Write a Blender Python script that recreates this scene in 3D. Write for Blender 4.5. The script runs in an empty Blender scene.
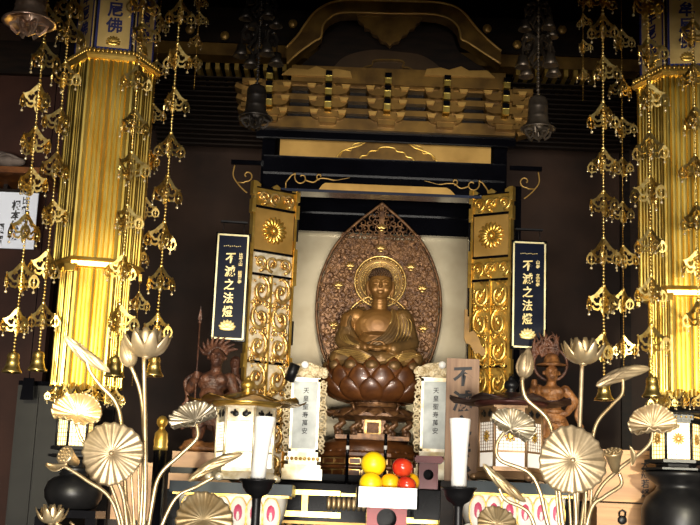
import bpy, bmesh, math, random
from mathutils import Vector, Matrix, Quaternion
R = random.Random(7)
PI = math.pi
SC = bpy.context.scene
COL = bpy.context.collection

# ------------------------------------------------------------------ camera
FPX = 1200.0
PITCH = math.radians(11.7); ROLL = math.radians(2.3)
CAM = Vector((0.0, 0.0, 1.30))
cd = bpy.data.cameras.new('camera'); cam = bpy.data.objects.new('camera', cd); COL.objects.link(cam)
cd.sensor_width = 36.0; cd.lens = 36.0 * FPX / 700.0; cd.clip_end = 60
FW = Vector((0, math.cos(PITCH), math.sin(PITCH)))
R0 = Vector((1, 0, 0)); U0 = Vector((0, -math.sin(PITCH), math.cos(PITCH)))
RC = R0 * math.cos(ROLL) + U0 * math.sin(ROLL)
UC = -R0 * math.sin(ROLL) + U0 * math.cos(ROLL)
mw = Matrix((RC, UC, -FW)).transposed().to_4x4(); mw.translation = CAM
cam.matrix_world = mw
SC.camera = cam
cd.dof.use_dof = True; cd.dof.focus_distance = 6.0; cd.dof.aperture_fstop = 11.0

# ------------------------------------------------------------------ world, exposure, lights
SC.view_settings.view_transform = 'Standard'; SC.view_settings.look = 'None'
SC.view_settings.gamma = 1.0; SC.view_settings.use_curve_mapping = False
SC.view_settings.exposure = 0.0
w = bpy.data.worlds.new('world'); SC.world = w; w.use_nodes = True
w.node_tree.nodes['Background'].inputs[0].default_value = (1.0, 0.85, 0.65, 1)
w.node_tree.nodes['Background'].inputs[1].default_value = 0.2

def light(name, kind, loc, target, energy, color, size=1.0, size_y=None, angle=60, blend=1.0):
    l = bpy.data.lights.new(name, kind); l.energy = energy; l.color = color
    if kind == 'AREA':
        l.shape = 'RECTANGLE'; l.size = size; l.size_y = size_y or size
    if kind == 'SPOT':
        l.spot_size = math.radians(angle); l.spot_blend = blend; l.shadow_soft_size = size
    if kind == 'POINT': l.shadow_soft_size = size
    o = bpy.data.objects.new(name, l); COL.objects.link(o); o.location = loc
    if target is not None:
        o.rotation_euler = (Vector(target) - Vector(loc)).to_track_quat('-Z', 'Y').to_euler()
    return o
light('entrance_daylight', 'AREA', (0, -3.6, 0.43), (0, 6, 2.0), 1050, (1.0, 0.94, 0.84), 3.4, 0.84)
light('spot_left_pillar', 'SPOT', (-1.0, 2.0, 1.85), (-0.97, 4.6, 1.75), 520, (1.0, 0.92, 0.66), 0.05, angle=30)
light('spot_right_pillar', 'SPOT', (1.35, 2.0, 1.85), (1.3, 4.6, 1.75), 520, (1.0, 0.92, 0.66), 0.05, angle=30)
light('spot_shrine_inside', 'SPOT', (-0.15, 4.2, 3.05), (0.12, 6.5, 1.9), 42, (1.0, 0.86, 0.66), 0.08, angle=52)
light('spot_altar_front', 'SPOT', (0.1, 2.4, 2.6), (0.1, 5.4, 1.55), 130, (1.0, 0.92, 0.8), 0.15, angle=58)

# ------------------------------------------------------------------ picture -> place
def ray(px, py): return FW * FPX + RC * (px - 350.0) + UC * (262.5 - py)
def P(px, py, Y):
    d = ray(px, py); return CAM + d * (Y / d.y)
def S(px, py, Y):
    return Y / ray(px, py).y
def F(px, py, Y, yaw=0.0, corr=True):
    """local frame in units of one photo pixel at depth Y: x right, y up, z to the front"""
    s = S(px, py, Y); v = 262.5 - py
    sy = s / (math.cos(PITCH) - v / FPX * math.sin(PITCH)) if corr else s
    m = Matrix(((s, 0, 0, 0), (0, 0, -s, 0), (0, sy, 0, 0), (0, 0, 0, 1)))
    return Matrix.Translation(P(px, py, Y)) @ Matrix.Rotation(math.radians(yaw), 4, 'Z') @ m
def FZ(px, py, Y):
    """frame for turned shapes: local z is up"""
    s = S(px, py, Y)
    return Matrix.Translation(P(px, py, Y)) @ Matrix.Scale(s, 4)

# ------------------------------------------------------------------ mesh builder
class MB:
    def __init__(s, M=None):
        s.v = []; s.f = []; s.mi = []; s.sm = []; s.M = M if M else Matrix.Identity(4); s.m = 0
    def add(s, vs, fs, smooth=True, M=None):
        T = s.M @ M if M is not None else s.M
        b = len(s.v)
        s.v += [T @ Vector(p) for p in vs]
        for f in fs:
            s.f.append([i + b for i in f]); s.mi.append(s.m); s.sm.append(smooth)
        return s
    def box(s, c, d, rot=None, M=None):
        x, y, z = d[0] / 2, d[1] / 2, d[2] / 2
        vs = [Vector((i * x, j * y, k * z)) for i in (-1, 1) for j in (-1, 1) for k in (-1, 1)]
        if rot is not None: vs = [rot @ p for p in vs]
        vs = [p + Vector(c) for p in vs]
        return s.add(vs, [(0, 1, 3, 2), (4, 6, 7, 5), (0, 4, 5, 1), (2, 3, 7, 6), (0, 2, 6, 4), (1, 5, 7, 3)], False, M)
    def bb(s, x0, x1, y0, y1, z0, z1, M=None):
        return s.box(((x0 + x1) / 2, (y0 + y1) / 2, (z0 + z1) / 2), (abs(x1 - x0), abs(y1 - y0), abs(z1 - z0)), None, M)
    def tube(s, pts, r, n=6, closed=False, flat=1.0, M=None, smooth=True, up=None):
        pts = [Vector(p) for p in pts]; k = len(pts)
        rs = r if isinstance(r, (list, tuple)) else [r] * k
        vs = []; fs = []
        t0 = (pts[1] - pts[0]).normalized()
        a = Vector(up) if up else (Vector((0, 0, 1)) if abs(t0.z) < 0.9 else Vector((1, 0, 0)))
        for i in range(k):
            if closed: t = pts[(i + 1) % k] - pts[i - 1]
            else: t = pts[min(i + 1, k - 1)] - pts[max(i - 1, 0)]
            t = t.normalized() if t.length > 1e-9 else t0
            a = (a - t * a.dot(t))
            a = a.normalized() if a.length > 1e-6 else t.orthogonal().normalized()
            b = t.cross(a)
            for j in range(n):
                q = 2 * PI * j / n + PI / n
                vs.append(pts[i] + a * (math.cos(q) * rs[i] * flat) + b * (math.sin(q) * rs[i]))
        for i in range(k if closed else k - 1):
            for j in range(n):
                p, q = i * n, ((i + 1) % k) * n
                fs.append((p + j, p + (j + 1) % n, q + (j + 1) % n, q + j))
        if not closed:
            fs.append(tuple(range(n - 1, -1, -1))); fs.append(tuple((k - 1) * n + j for j in range(n)))
        return s.add(vs, fs, smooth, M)
    def lathe(s, prof, n=24, c=(0, 0, 0), ph=0.0, sx=1.0, sy=1.0, M=None, smooth=True, wob=None):
        """prof: (radius, height) along local z"""
        vs = []; fs = []
        for i, (r, z) in enumerate(prof):
            for j in range(n):
                q = 2 * PI * j / n + ph
                rr, zz = (r, z) if wob is None else wob(i, q, r, z)
                vs.append((c[0] + rr * math.cos(q) * sx, c[1] + rr * math.sin(q) * sy, c[2] + zz))
        k = len(prof)
        for i in range(k - 1):
            for j in range(n):
                fs.append((i * n + j, i * n + (j + 1) % n, (i + 1) * n + (j + 1) % n, (i + 1) * n + j))
        if prof[0][0] > 1e-6: fs.append(tuple(range(n - 1, -1, -1)))
        if prof[-1][0] > 1e-6: fs.append(tuple((k - 1) * n + j for j in range(n)))
        return s.add(vs, fs, smooth, M)
    def prism(s, pts, z0, z1, M=None, smooth=False):
        n = len(pts)
        vs = [(p[0], p[1], z0) for p in pts] + [(p[0], p[1], z1) for p in pts]
        fs = [tuple(range(n - 1, -1, -1)), tuple(range(n, 2 * n))]
        fs += [(i, (i + 1) % n, n + (i + 1) % n, n + i) for i in range(n)]
        return s.add(vs, fs, smooth, M)
    def ball(s, c, r, n=10, m=7, M=None, rot=None):
        r = r if isinstance(r, (list, tuple)) else (r, r, r)
        vs = []; fs = []
        for i in range(1, m):
            a = PI * i / m
            for j in range(n):
                q = 2 * PI * j / n
                vs.append(Vector((r[0] * math.sin(a) * math.cos(q), r[1] * math.sin(a) * math.sin(q), r[2] * math.cos(a))))
        vs += [Vector((0, 0, r[2])), Vector((0, 0, -r[2]))]
        T, B = len(vs) - 2, len(vs) - 1
        for i in range(m - 2):
            for j in range(n):
                fs.append((i * n + j, (i + 1) * n + j, (i + 1) * n + (j + 1) % n, i * n + (j + 1) % n))
        for j in range(n):
            fs.append((T, j, (j + 1) % n)); fs.append((B, (m - 2) * n + (j + 1) % n, (m - 2) * n + j))
        if rot is not None: vs = [rot @ p for p in vs]
        vs = [p + Vector(c) for p in vs]
        return s.add(vs, fs, True, M)
    def ribbon(s, pts, w, z0, z1, closed=False, M=None):
        """flat strip in the local xy plane following pts, w wide, from z0 to z1"""
        pts = [Vector((p[0], p[1])) for p in pts]; k = len(pts)
        ws = w if isinstance(w, (list, tuple)) else [w] * k
        vs = []; fs = []
        for i in range(k):
            if closed: t = pts[(i + 1) % k] - pts[i - 1]
            else: t = pts[min(i + 1, k - 1)] - pts[max(i - 1, 0)]
            t.normalize(); n = Vector((-t.y, t.x)) * ws[i] / 2
            a, b = pts[i] + n, pts[i] - n
            vs += [(a.x, a.y, z0), (b.x, b.y, z0), (b.x, b.y, z1), (a.x, a.y, z1)]
        for i in range(k if closed else k - 1):
            p, q = 4 * i, 4 * ((i + 1) % k)
            for j in range(4):
                fs.append((p + j, p + (j + 1) % 4, q + (j + 1) % 4, q + j))
        if not closed:
            fs += [(3, 2, 1, 0), tuple(4 * (k - 1) + j for j in range(4))]
        return s.add(vs, fs, False, M)
    def sheet(s, fn, nu, nv, th=0.0, M=None, smooth=True, wrap=False):
        """surface fn(u,v)->Vector, u,v in 0..1, with real thickness th along the normals"""
        g = [[Vector(fn(i / nu, j / nv)) for j in range(nv + 1)] for i in range(nu + 1)]
        vs = [p for row in g for p in row]; fs = []
        W = nv + 1
        for i in range(nu):
            for j in range(nv):
                fs.append((i * W + j, (i + 1) * W + j, (i + 1) * W + j + 1, i * W + j + 1))
        if th:
            N = []
            for i in range(nu + 1):
                for j in range(nv + 1):
                    du = g[min(i + 1, nu)][j] - g[max(i - 1, 0)][j]
                    if wrap: dv = g[i][(j + 1) % nv] - g[i][(j - 1) % nv]
                    else: dv = g[i][min(j + 1, nv)] - g[i][max(j - 1, 0)]
                    c = du.cross(dv)
                    if c.length < 1e-9:
                        i2 = 1 if i == 0 else nu - 1
                        dv = g[i2][min(j + 1, nv)] - g[i2][max(j - 1, 0)]; c = (g[min(i+1,nu)][j] - g[max(i-1,0)][j]).cross(dv)
                    N.append(c.normalized() if c.length > 1e-12 else Vector((0, 0, 1)))
            b = len(vs)
            vs = vs + [vs[i] - N[i] * th for i in range(b)]
            fs += [tuple(b + k for k in reversed(f)) for f in list(fs)]
            for i in range(nu):
                if not wrap:
                    fs.append((i * W, b + i * W, b + (i + 1) * W, (i + 1) * W))
                    fs.append((i * W + nv, (i + 1) * W + nv, b + (i + 1) * W + nv, b + i * W + nv))
            for j in range(nv):
                fs.append((j, j + 1, b + j + 1, b + j))
                fs.append((nu * W + j, b + nu * W + j, b + nu * W + j + 1, nu * W + j + 1))
        return s.add(vs, fs, smooth, M)
    def split(s):
        n = len(s.v); pa = list(range(n))
        def find(a):
            while pa[a] != a: pa[a] = pa[pa[a]]; a = pa[a]
            return a
        for f in s.f:
            r = find(f[0])
            for q in f[1:]: pa[find(q)] = r
        groups = {}
        for i, f in enumerate(s.f): groups.setdefault(find(f[0]), []).append(i)
        out = []
        for fs in groups.values():
            b = MB(); mp = {}
            for i in fs:
                g = []
                for q in s.f[i]:
                    if q not in mp: mp[q] = len(b.v); b.v.append(s.v[q])
                    g.append(mp[q])
                b.f.append(g); b.mi.append(s.mi[i]); b.sm.append(s.sm[i])
            out.append(b)
        return out
    def build(s, name, mats, parent=None, at=None, label=None, weld=False):
        if name in SPLIT and parent is not None:
            bs = s.split()
            if 1 < len(bs) <= 90:
                first = None
                for b in bs:
                    o = b.build1(name, mats, parent, at, label, weld); first = first or o
                return first
        return s.build1(name, mats, parent, at, label, weld)
    def build1(s, name, mats, parent=None, at=None, label=None, weld=False):
        if not isinstance(mats, (list, tuple)): mats = [mats]
        me = bpy.data.meshes.new(name)
        lo = Vector((min(p[i] for p in s.v) for i in range(3))); hi = Vector((max(p[i] for p in s.v) for i in range(3)))
        c = (lo + hi) / 2; c.z = lo.z
        if at is not None: c = Vector(at)
        me.from_pydata([p - c for p in s.v], [], s.f)
        for m in mats: me.materials.append(m)
        me.polygons.foreach_set('material_index', s.mi); me.polygons.foreach_set('use_smooth', s.sm)
        me.update()
        bm = bmesh.new(); bm.from_mesh(me)
        if weld: bmesh.ops.remove_doubles(bm, verts=bm.verts, dist=1e-5)
        bmesh.ops.recalc_face_normals(bm, faces=bm.faces); bm.to_mesh(me); bm.free()
        o = bpy.data.objects.new(name, me); COL.objects.link(o)
        WL[o.name] = c
        if parent is not None:
            o.parent = parent; o.location = c - WL[parent.name]
        else: o.location = c
        if label: o['label'] = label
        return o
WL = {}
SPLIT = set('rafter_end slat gold_disc corner_bracket rail fitting nose_block nose_shadow_block bearing_block hinge gold_strip upright carved_molding lacquer_beam scroll_plate inner_beam bracket_beam gold_scroll strut_outline post board_bracket petal_tips upper_petals middle_petals lower_petals roof_petals carved_support gilt_lotus step black_rail plank_step leg hanger bracket octagonal_base downturned_petals openwork_motif base_board edge_boards'.split())
def root(name, loc, label, cat, group=None):
    o = bpy.data.objects.new(name, None); COL.objects.link(o); o.location = loc; o.empty_display_size = 0.05
    WL[o.name] = Vector(loc); return tag(o, label, cat, group)
def tag(o, label=None, cat=None, group=None, kind=None):
    if label: o['label'] = label
    if cat: o['category'] = cat
    if group: o['group'] = group
    if kind: o['kind'] = kind
    return o
def copy_tree(o, parent=None, loc=None, rz=None, scale=None):
    c = o.copy(); COL.objects.link(c); c.parent = parent
    if loc is not None: c.location = loc
    if rz is not None: c.rotation_euler = (0, 0, rz)
    if scale is not None: c.scale = (scale,) * 3
    for ch in list(o.children): copy_tree(ch, c)
    return c
def spline(pts, k=8):
    pts = [Vector(p) for p in pts]; out = []
    n = len(pts)
    for i in range(n - 1):
        p0, p1, p2, p3 = pts[max(i - 1, 0)], pts[i], pts[i + 1], pts[min(i + 2, n - 1)]
        for j in range(k):
            t = j / k
            out.append(0.5 * ((2 * p1) + (p2 - p0) * t + (2 * p0 - 5 * p1 + 4 * p2 - p3) * t * t + (3 * p1 - p0 - 3 * p2 + p3) * t ** 3))
    out.append(pts[-1]); return out
def spiral(cx, cy, r, a0, turns, k=14, z=0.0, r1=0.12, aspect=1.0):
    """from the outside in"""
    out = []
    for i in range(k + 1):
        t = i / k; a = a0 + turns * 2 * PI * t; q = r * (1 - t) ** 0.8 + r * r1 * t
        out.append(Vector((cx + q * math.cos(a), cy + q * math.sin(a) * aspect, z)))
    return out

# lettering
_tc = {}
def glyph(ch, bold=0.02):
    key = (ch, bold)
    if key not in _tc:
        c = bpy.data.curves.new('glyph', 'FONT'); c.body = ch; c.extrude = 0.03; c.offset = bold; c.resolution_u = 3
        o = bpy.data.objects.new('glyph', c); COL.objects.link(o)
        dg = bpy.context.evaluated_depsgraph_get()
        m = bpy.data.meshes.new_from_object(o.evaluated_get(dg))
        _tc[key] = ([(v.co.x - 0.5, v.co.y - 0.36, v.co.z) for v in m.vertices], [tuple(p.vertices) for p in m.polygons])
        bpy.data.objects.remove(o); bpy.data.curves.remove(c); bpy.data.meshes.remove(m)
    return _tc[key]
def write(mb, text, x, y, size, step, z, bold=0.02, slant=0.0, sx=0.92):
    """vertical writing in a pixel frame, centre of the first character at x, y"""
    for i, ch in enumerate(text):
        if ch != ' ':
            vs, fs = glyph(ch, bold)
            mb.add([((p[0] + slant * p[1]) * size * sx + x, (p[1] + 0.07 * p[0]) * size + y - i * step, z + p[2] * 8) for p in vs], fs, False)

# ------------------------------------------------------------------ materials
def lin(c):
    return tuple((x / 12.92 if x <= 0.04045 else ((x + 0.055) / 1.055) ** 2.4) for x in [v / 255 for v in c]) + (1,)
def mat(name, c1, c2=None, metal=0.0, rough=0.5, scale=8.0, detail=4.0, bump=0.0, bscale=None, stretch=None, emit=None, estr=0.0, coat=0.0, spec=0.5, kind='noise', ramp=(0.35, 0.65), bdist=0.002):
    m = bpy.data.materials.new(name); m.use_nodes = True
    nt = m.node_tree; b = nt.nodes['Principled BSDF']; L = nt.links.new
    b.inputs['Metallic'].default_value = metal; b.inputs['Roughness'].default_value = rough
    b.inputs['Specular IOR Level'].default_value = spec
    b.inputs['Coat Weight'].default_value = coat; b.inputs['Coat Roughness'].default_value = 0.08
    tc = nt.nodes.new('ShaderNodeTexCoord'); mp = nt.nodes.new('ShaderNodeMapping')
    L(tc.outputs['Object'], mp.inputs[0])
    if stretch: mp.inputs['Scale'].default_value = stretch
    if kind == 'voronoi':
        t = nt.nodes.new('ShaderNodeTexVoronoi'); t.inputs['Scale'].default_value = scale; out = t.outputs['Distance']
    elif kind == 'wave':
        t = nt.nodes.new('ShaderNodeTexWave'); t.inputs['Scale'].default_value = scale; t.inputs['Distortion'].default_value = 6; t.inputs['Detail'].default_value = 3; out = t.outputs['Fac']
    else:
        t = nt.nodes.new('ShaderNodeTexNoise'); t.inputs['Scale'].default_value = scale; t.inputs['Detail'].default_value = detail; out = t.outputs['Fac']
    L(mp.outputs[0], t.inputs['Vector'])
    cr = nt.nodes.new('ShaderNodeValToRGB'); L(out, cr.inputs[0])
    cr.color_ramp.elements[0].position = ramp[0]; cr.color_ramp.elements[1].position = ramp[1]
    cr.color_ramp.elements[0].color = lin(c1); cr.color_ramp.elements[1].color = lin(c2 or c1)
    L(cr.outputs[0], b.inputs['Base Color'])
    if bump:
        n2 = nt.nodes.new('ShaderNodeTexNoise'); n2.inputs['Scale'].default_value = bscale or scale * 3; n2.inputs['Detail'].default_value = 3
        L(mp.outputs[0], n2.inputs['Vector'])
        bp = nt.nodes.new('ShaderNodeBump'); bp.inputs['Strength'].default_value = bump; bp.inputs['Distance'].default_value = bdist
        L(n2.outputs['Fac'], bp.inputs['Height']); L(bp.outputs[0], b.inputs['Normal'])
    if emit:
        b.inputs['Emission Color'].default_value = lin(emit); b.inputs['Emission Strength'].default_value = estr
    return m
GOLD = mat('gold_leaf', (206, 160, 66), (238, 202, 110), 0.85, 0.34, 14, bump=0.25, bscale=60)
GOLDB = mat('gold_slats', (236, 200, 94), (250, 222, 126), 1.0, 0.33, 30, stretch=(1, 1, 0.2), bump=0.2, bscale=90)
BRASS = mat('brass_ornament', (206, 168, 88), (250, 226, 150), 1.0, 0.32, 60)
OLDG = mat('old_gold', (84, 60, 25), (128, 96, 42), 0.5, 0.42, 9, bump=0.3, bscale=40)
OLDG2 = mat('old_gold_flat', (156, 120, 58), (190, 150, 80), 0.45, 0.4, 6, bump=0.15, bscale=30)
PALEG = mat('silvered_gold', (168, 146, 112), (206, 184, 148), 0.65, 0.46, 16, bump=0.25, bscale=50)
PALEG2 = mat('gilded_silver', (190, 162, 116), (222, 200, 158), 0.75, 0.38, 14, bump=0.25, bscale=50)
CARVE = mat('gilt_carving', (168, 122, 60), (240, 206, 130), 0.75, 0.30, 30)
WHITEG = mat('white_gilt', (196, 178, 138), (240, 232, 212), 0.45, 0.35, 26)
BLACK = mat('black_lacquer', (5, 5, 8), (9, 9, 13), 0.0, 0.14, 4, spec=0.10)
BLACKM = mat('black_metal', (18, 18, 20), (30, 29, 30), 0.3, 0.38, 10, spec=0.3, bump=0.2)
GREYP = mat('grey_lacquer', (30, 29, 28), (44, 43, 40), 0.0, 0.4, 3, spec=0.12)
NAVY = mat('dark_navy', (9, 14, 30), (14, 20, 38), 0.0, 0.35, 5, spec=0.1)
WALLB = mat('dark_wall', (36, 24, 17), (62, 43, 31), 0.0, 0.6, 2.2, spec=0.2, bump=0.4, bscale=14)
WALLR = mat('red_brown_wall', (40, 22, 16), (56, 32, 23), 0.0, 0.6, 3, spec=0.15)
DARKW = mat('dark_wood', (18, 13, 10), (32, 22, 15), 0.0, 0.5, 6, stretch=(1, 1, 6), spec=0.15)
REDW = mat('red_brown_wood', (76, 42, 20), (120, 72, 34), 0.15, 0.36, 12, bump=0.3, bscale=40, coat=0.2)
BROWNW = mat('carved_brown_wood', (78, 50, 30), (140, 100, 62), 0.35, 0.38, 30, bump=0.4, bscale=80)
ORNW = mat('orange_carved_wood', (92, 56, 30), (156, 104, 58), 0.05, 0.5, 26, bump=0.8, bscale=70, bdist=0.008)
DORNW = mat('dusky_carved_wood', (58, 34, 25), (108, 68, 48), 0.05, 0.5, 26, bump=0.8, bscale=70, bdist=0.008)
PINE = mat('pine_board', (146, 104, 64), (176, 132, 84), 0.0, 0.5, 3, stretch=(1, 1, 9))
SIGNW = mat('weathered_sign_board', (122, 92, 70), (152, 120, 92), 0.0, 0.6, 4, stretch=(10, 1, 1))
BEIGE = mat('silver_leaf_panel', (150, 136, 108), (182, 170, 142), 0.35, 0.42, 3.5, bump=0.1)
BUDB = mat('buddha_bronze_gold', (116, 80, 40), (156, 112, 56), 0.45, 0.44, 7, bump=0.2, bscale=30)
BUDR = mat('buddha_robe', (84, 64, 38), (134, 100, 54), 0.4, 0.42, 9, bump=0.2, bscale=30)
HAIR = mat('buddha_hair', (66, 46, 30), (92, 64, 38), 0.3, 0.5, 20)
WAX = mat('white_wax', (244, 242, 236), (250, 249, 245), 0.0, 0.35, 6)
PAPER = mat('white_paper', (214, 220, 232), (226, 230, 240), 0.0, 0.7, 3)
INK = mat('ink', (22, 20, 24), (34, 30, 34), 0.0, 0.6, 20)
INKB = mat('blue_ink', (20, 24, 74), (30, 36, 96), 0.0, 0.5, 20)
REDL = mat('red_lacquer', (118, 22, 26), (146, 32, 36), 0.0, 0.3, 5, spec=0.2)
WINE = mat('wine_lacquer', (88, 34, 38), (112, 50, 54), 0.0, 0.3, 5, spec=0.25)
YEL = mat('citrus_skin', (240, 196, 8), (250, 214, 24), 0.0, 0.38, 5, bump=0.35, bscale=160, bdist=0.001)
ORG = mat('ripe_citrus_skin', (240, 170, 8), (248, 192, 20), 0.0, 0.38, 5, bump=0.35, bscale=160, bdist=0.001)
APP = mat('apple_skin', (176, 20, 22), (226, 84, 40), 0.0, 0.22, 11, stretch=(1, 1, 0.35), coat=0.3, ramp=(0.45, 0.8))
GLOW = mat('lit_paper', (255, 250, 235), (255, 250, 235), 0, 0.6, 5, emit=(255, 246, 222), estr=1.25)
GLOWD = mat('dim_lit_paper', (226, 222, 220), (240, 238, 235), 0, 0.6, 5, emit=(255, 240, 214), estr=0.35)
GLOWY = mat('warm_lit_paper', (255, 236, 190), (255, 240, 200), 0, 0.6, 5, emit=(255, 226, 150), estr=1.6)
PINK = mat('pink_paint', (196, 60, 96), (232, 120, 148), 0, 0.45, 20)
PWHITE = mat('white_paint', (232, 226, 212), (244, 240, 230), 0, 0.45, 10)
GREEN = mat('green_paint', (96, 140, 108), (128, 166, 136), 0, 0.45, 10)
CLOTHG = mat('grey_cloth', (70, 60, 54), (110, 96, 86), 0, 0.8, 10)
GEM = mat('clear_glass_drop', (170, 150, 110), (210, 190, 150), 0.4, 0.1, 5, coat=0.5)
DULLS = mat('dull_bronze', (66, 58, 50), (108, 96, 82), 0.75, 0.38, 14, bump=0.3)
COPS = mat('pale_copper', (160, 128, 106), (206, 180, 160), 0.85, 0.3, 20)
DPET = mat('tarnished_petal', (34, 22, 22), (72, 48, 44), 0.4, 0.4, 10)
AGEG = mat('aged_gold_petal', (60, 40, 16), (150, 112, 48), 0.75, 0.32, 8)
# ================================================================== the setting
def struct(name, mb, m, parent=None):
    o = mb.build(name, m, parent)
    if parent is None: tag(o, kind='structure')
    return o
ZP = P(372, 478, 6.4).z
XL, XR, YB, YF, ZC = -2.75, 2.75, 7.3, -4.4, 4.3
struct('floor', MB().bb(XL - .1, XR + .1, YF - .1, YB + .1, -0.1, 0), DARKW)
struct('ceiling', MB().bb(XL - .1, XR + .1, YF - .1, YB + .1, ZC, ZC + .1), DARKW)
wb = MB().bb(XL - .1, XR + .1, YB, YB + .1, 0, ZC)
struct('wall_back', wb, WALLB)
for px in (0, 118, 626):
    x = P(px, 300, YB - 0.03).x
    struct('trim_%d' % (px // 50 + 1), MB().bb(x - .03, x + .03, YB - .03, YB, 0, ZC), DARKW)
struct('wall_left', MB().bb(XL - .1, XL, YF, YB, 0, ZC), WALLB)
struct('wall_right', MB().bb(XR, XR + .1, YF, YB, 0, ZC), WALLB)
# unseen wall added above the view to keep daylight off the upper shrine
struct('wall_light_block', MB().bb(XL, XR, 1.5, 1.6, 2.12, ZC), DARKW)
# left red-brown partition and its dark rail
a = P(-25, 160, 6.6); b = P(62, 160, 6.6); zt = P(20, 76, 6.6).z
struct('partition_left', MB().bb(a.x, b.x, 6.6, 6.68, 0, zt), WALLR)
struct('trim_20', MB().bb(a.x, b.x + .02, 6.56, 6.7, zt, zt + .2), DARKW)

# ================================================================== hall behind the eaves: dark beam with gold discs, rafters
YE = 6.3
def pbox(mb, x0, y0, x1, y1, Y, dep, pad=0):
    """world box whose front face at depth Y covers photo pixels x0..x1, y0..y1"""
    xm, ym = (x0 + x1) / 2, (y0 + y1) / 2
    l = P(x0, ym, Y).x; r = P(x1, ym, Y).x; t = P(xm, y0, Y).z; bt = P(xm, y1, Y).z
    return mb.bb(l, r, Y, Y + dep, bt, t)
e = root('eave_soffit', P(220, 80, YE), 'dark ribbed eave behind the gilded gable with gold discs on its beam', 'eave')
mb = MB(); pbox(mb, 150, 14, 640, 49, YE - .05, .15); mb.build('beam', DARKW, e)
mb = MB(); pbox(mb, 150, 50, 640, 62, YE - .06, .12); mb.build('rail', OLDG, e)
mb = MB()
for (px, py) in ((225, 36), (293, 24), (487, 29), (517, 45), (562, 30), (190, 30)):
    Mx = F(px, py, YE - .05); mb.lathe([(4.4, 0), (4.4, 1.5), (3.6, 2.6), (0, 3.2)], 16, M=Mx)
mb.build('gold_disc', OLDG2, e)
mb = MB()
for i in range(11):
    x = 196 + i * 9.6; pbox(mb, x, 62.5 + i * .2, x + 4.2, 69 + i * .2, YE - .1, .3)
for i in range(9):
    x = 516 + i * 9.6; pbox(mb, x, 68 + i * .3, x + 4.2, 75 + i * .3, YE - .1, .3)
mb.build('rafter_end', GOLD, e)
# long boards seen from below
mb = MB()
for side, x0, x1 in ((0, 150, 268), (1, 512, 640)):
    for i in range(15):
        y0 = 78 + i * 3.7 + (4 if side else 0)
        l = P(x0, y0, YE).x; r = P(x1, y0, YE).x; z = P((x0 + x1) / 2, y0, YE).z
        mb.box(((l + r) / 2, YE + .02 * i, z), (r - l, .05, .008))
mb.build('slat', DARKW, e)
mb = MB(); pbox(mb, 150, 66, 640, 135, YE + .3, .1); mb.build('panel', BLACK, e)
for o in e.children: pass

# ================================================================== the shrine
YS = 6.0
shr = root('altar_shrine', (P(372, 300, YS).x, YS + .3, 0.0), 'black lacquered shrine with gilded gable, bracket tiers and open carved doors', 'shrine')
M0 = F(388, 100, 5.75)      # eaves frame, origin photo (388,100)
def L(px, py, o=(388, 100)): return (px - o[0], o[1] - py)
def LR(px, py, o=(388, 100)):       # same, taking out the picture's tilt
    x, y = px - o[0], o[1] - py
    c, s = math.cos(ROLL), math.sin(ROLL)
    return (x * c - y * s, x * s + y * c)
# gable band
outer = [(286, 52), (297, 40), (305, 28), (313, 17), (322, 10), (334, 5), (350, 3), (388, 4), (430, 5), (446, 7), (458, 11), (467, 19), (476, 31), (487, 43), (501, 55)]
inner = [(500, 68), (488, 60), (476, 52), (467, 46), (461, 43), (460, 36), (457, 29), (450, 23), (440, 19), (425, 17.5), (388, 17), (350, 16), (338, 17), (330, 21), (323, 29), (321, 41), (315, 45), (305, 52), (295, 60), (287, 68)]
mb = MB(M0)
O_ = [LR(*p) for p in outer]; I_ = [LR(*p) for p in reversed(inner)]
def strip_between(mb, A, B, z0, z1, k=40):
    def rs(P_):
        P_ = [Vector(p) for p in P_]; d = [0]
        for i in range(1, len(P_)): d.append(d[-1] + (P_[i] - P_[i - 1]).length)
        out = []
        for j in range(k + 1):
            t = d[-1] * j / k
            for i in range(1, len(P_)):
                if d[i] >= t - 1e-9:
                    u = (t - d[i - 1]) / max(1e-9, d[i] - d[i - 1]); out.append(P_[i - 1].lerp(P_[i], u)); break
        return out
    A = rs(A); B = rs(B)
    vs = []; fs = []
    for a_, b_ in zip(A, B): vs += [(a_.x, a_.y, z0), (b_.x, b_.y, z0), (b_.x, b_.y, z1), (a_.x, a_.y, z1)]
    for i in range(len(A) - 1):
        for j in range(4): fs.append((4 * i + j, 4 * i + (j + 1) % 4, 4 * i + 4 + (j + 1) % 4, 4 * i + 4 + j))
    fs += [(3, 2, 1, 0), tuple(4 * (len(A) - 1) + j for j in range(4))]
    mb.add(vs, fs, False)
strip_between(mb, O_, I_, -8, 12)
g = mb.build('gable_board', OLDG, shr)
mb = MB(M0)
for pts, r in ((outer, 1.3), (inner, 1.2)):
    mb.tube([(*LR(*p), 12.3) for p in spline([(*q, 0) for q in pts], 4) for p in [(p.x, p.y)]], r, 5)
mb.build('edge_molding', OLDG2, g)
mb = MB(M0)
mb.prism([LR(*p) for p in [(289, 66), (302, 50), (318, 36), (322, 22), (338, 12), (440, 13), (457, 20), (463, 38), (480, 50), (500, 62), (500, 84), (289, 80)]], -40, -34)
mb.build('gable_panel', DARKW, shr)
mb = MB(M0)       # soft hills of relief on the panel
mb.prism([LR(*p) for p in spline([(318, 74, 0), (330, 60, 0), (345, 45, 0), (372, 38, 0), (400, 40, 0), (425, 44, 0), (445, 58, 0), (455, 74, 0)], 5) for p in [(p.x, p.y)]], -34, -30)
mb.build('panel_relief', mat('dim_gold_relief', (52, 36, 18), (70, 50, 26), .4, .5, 5), shr)
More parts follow.
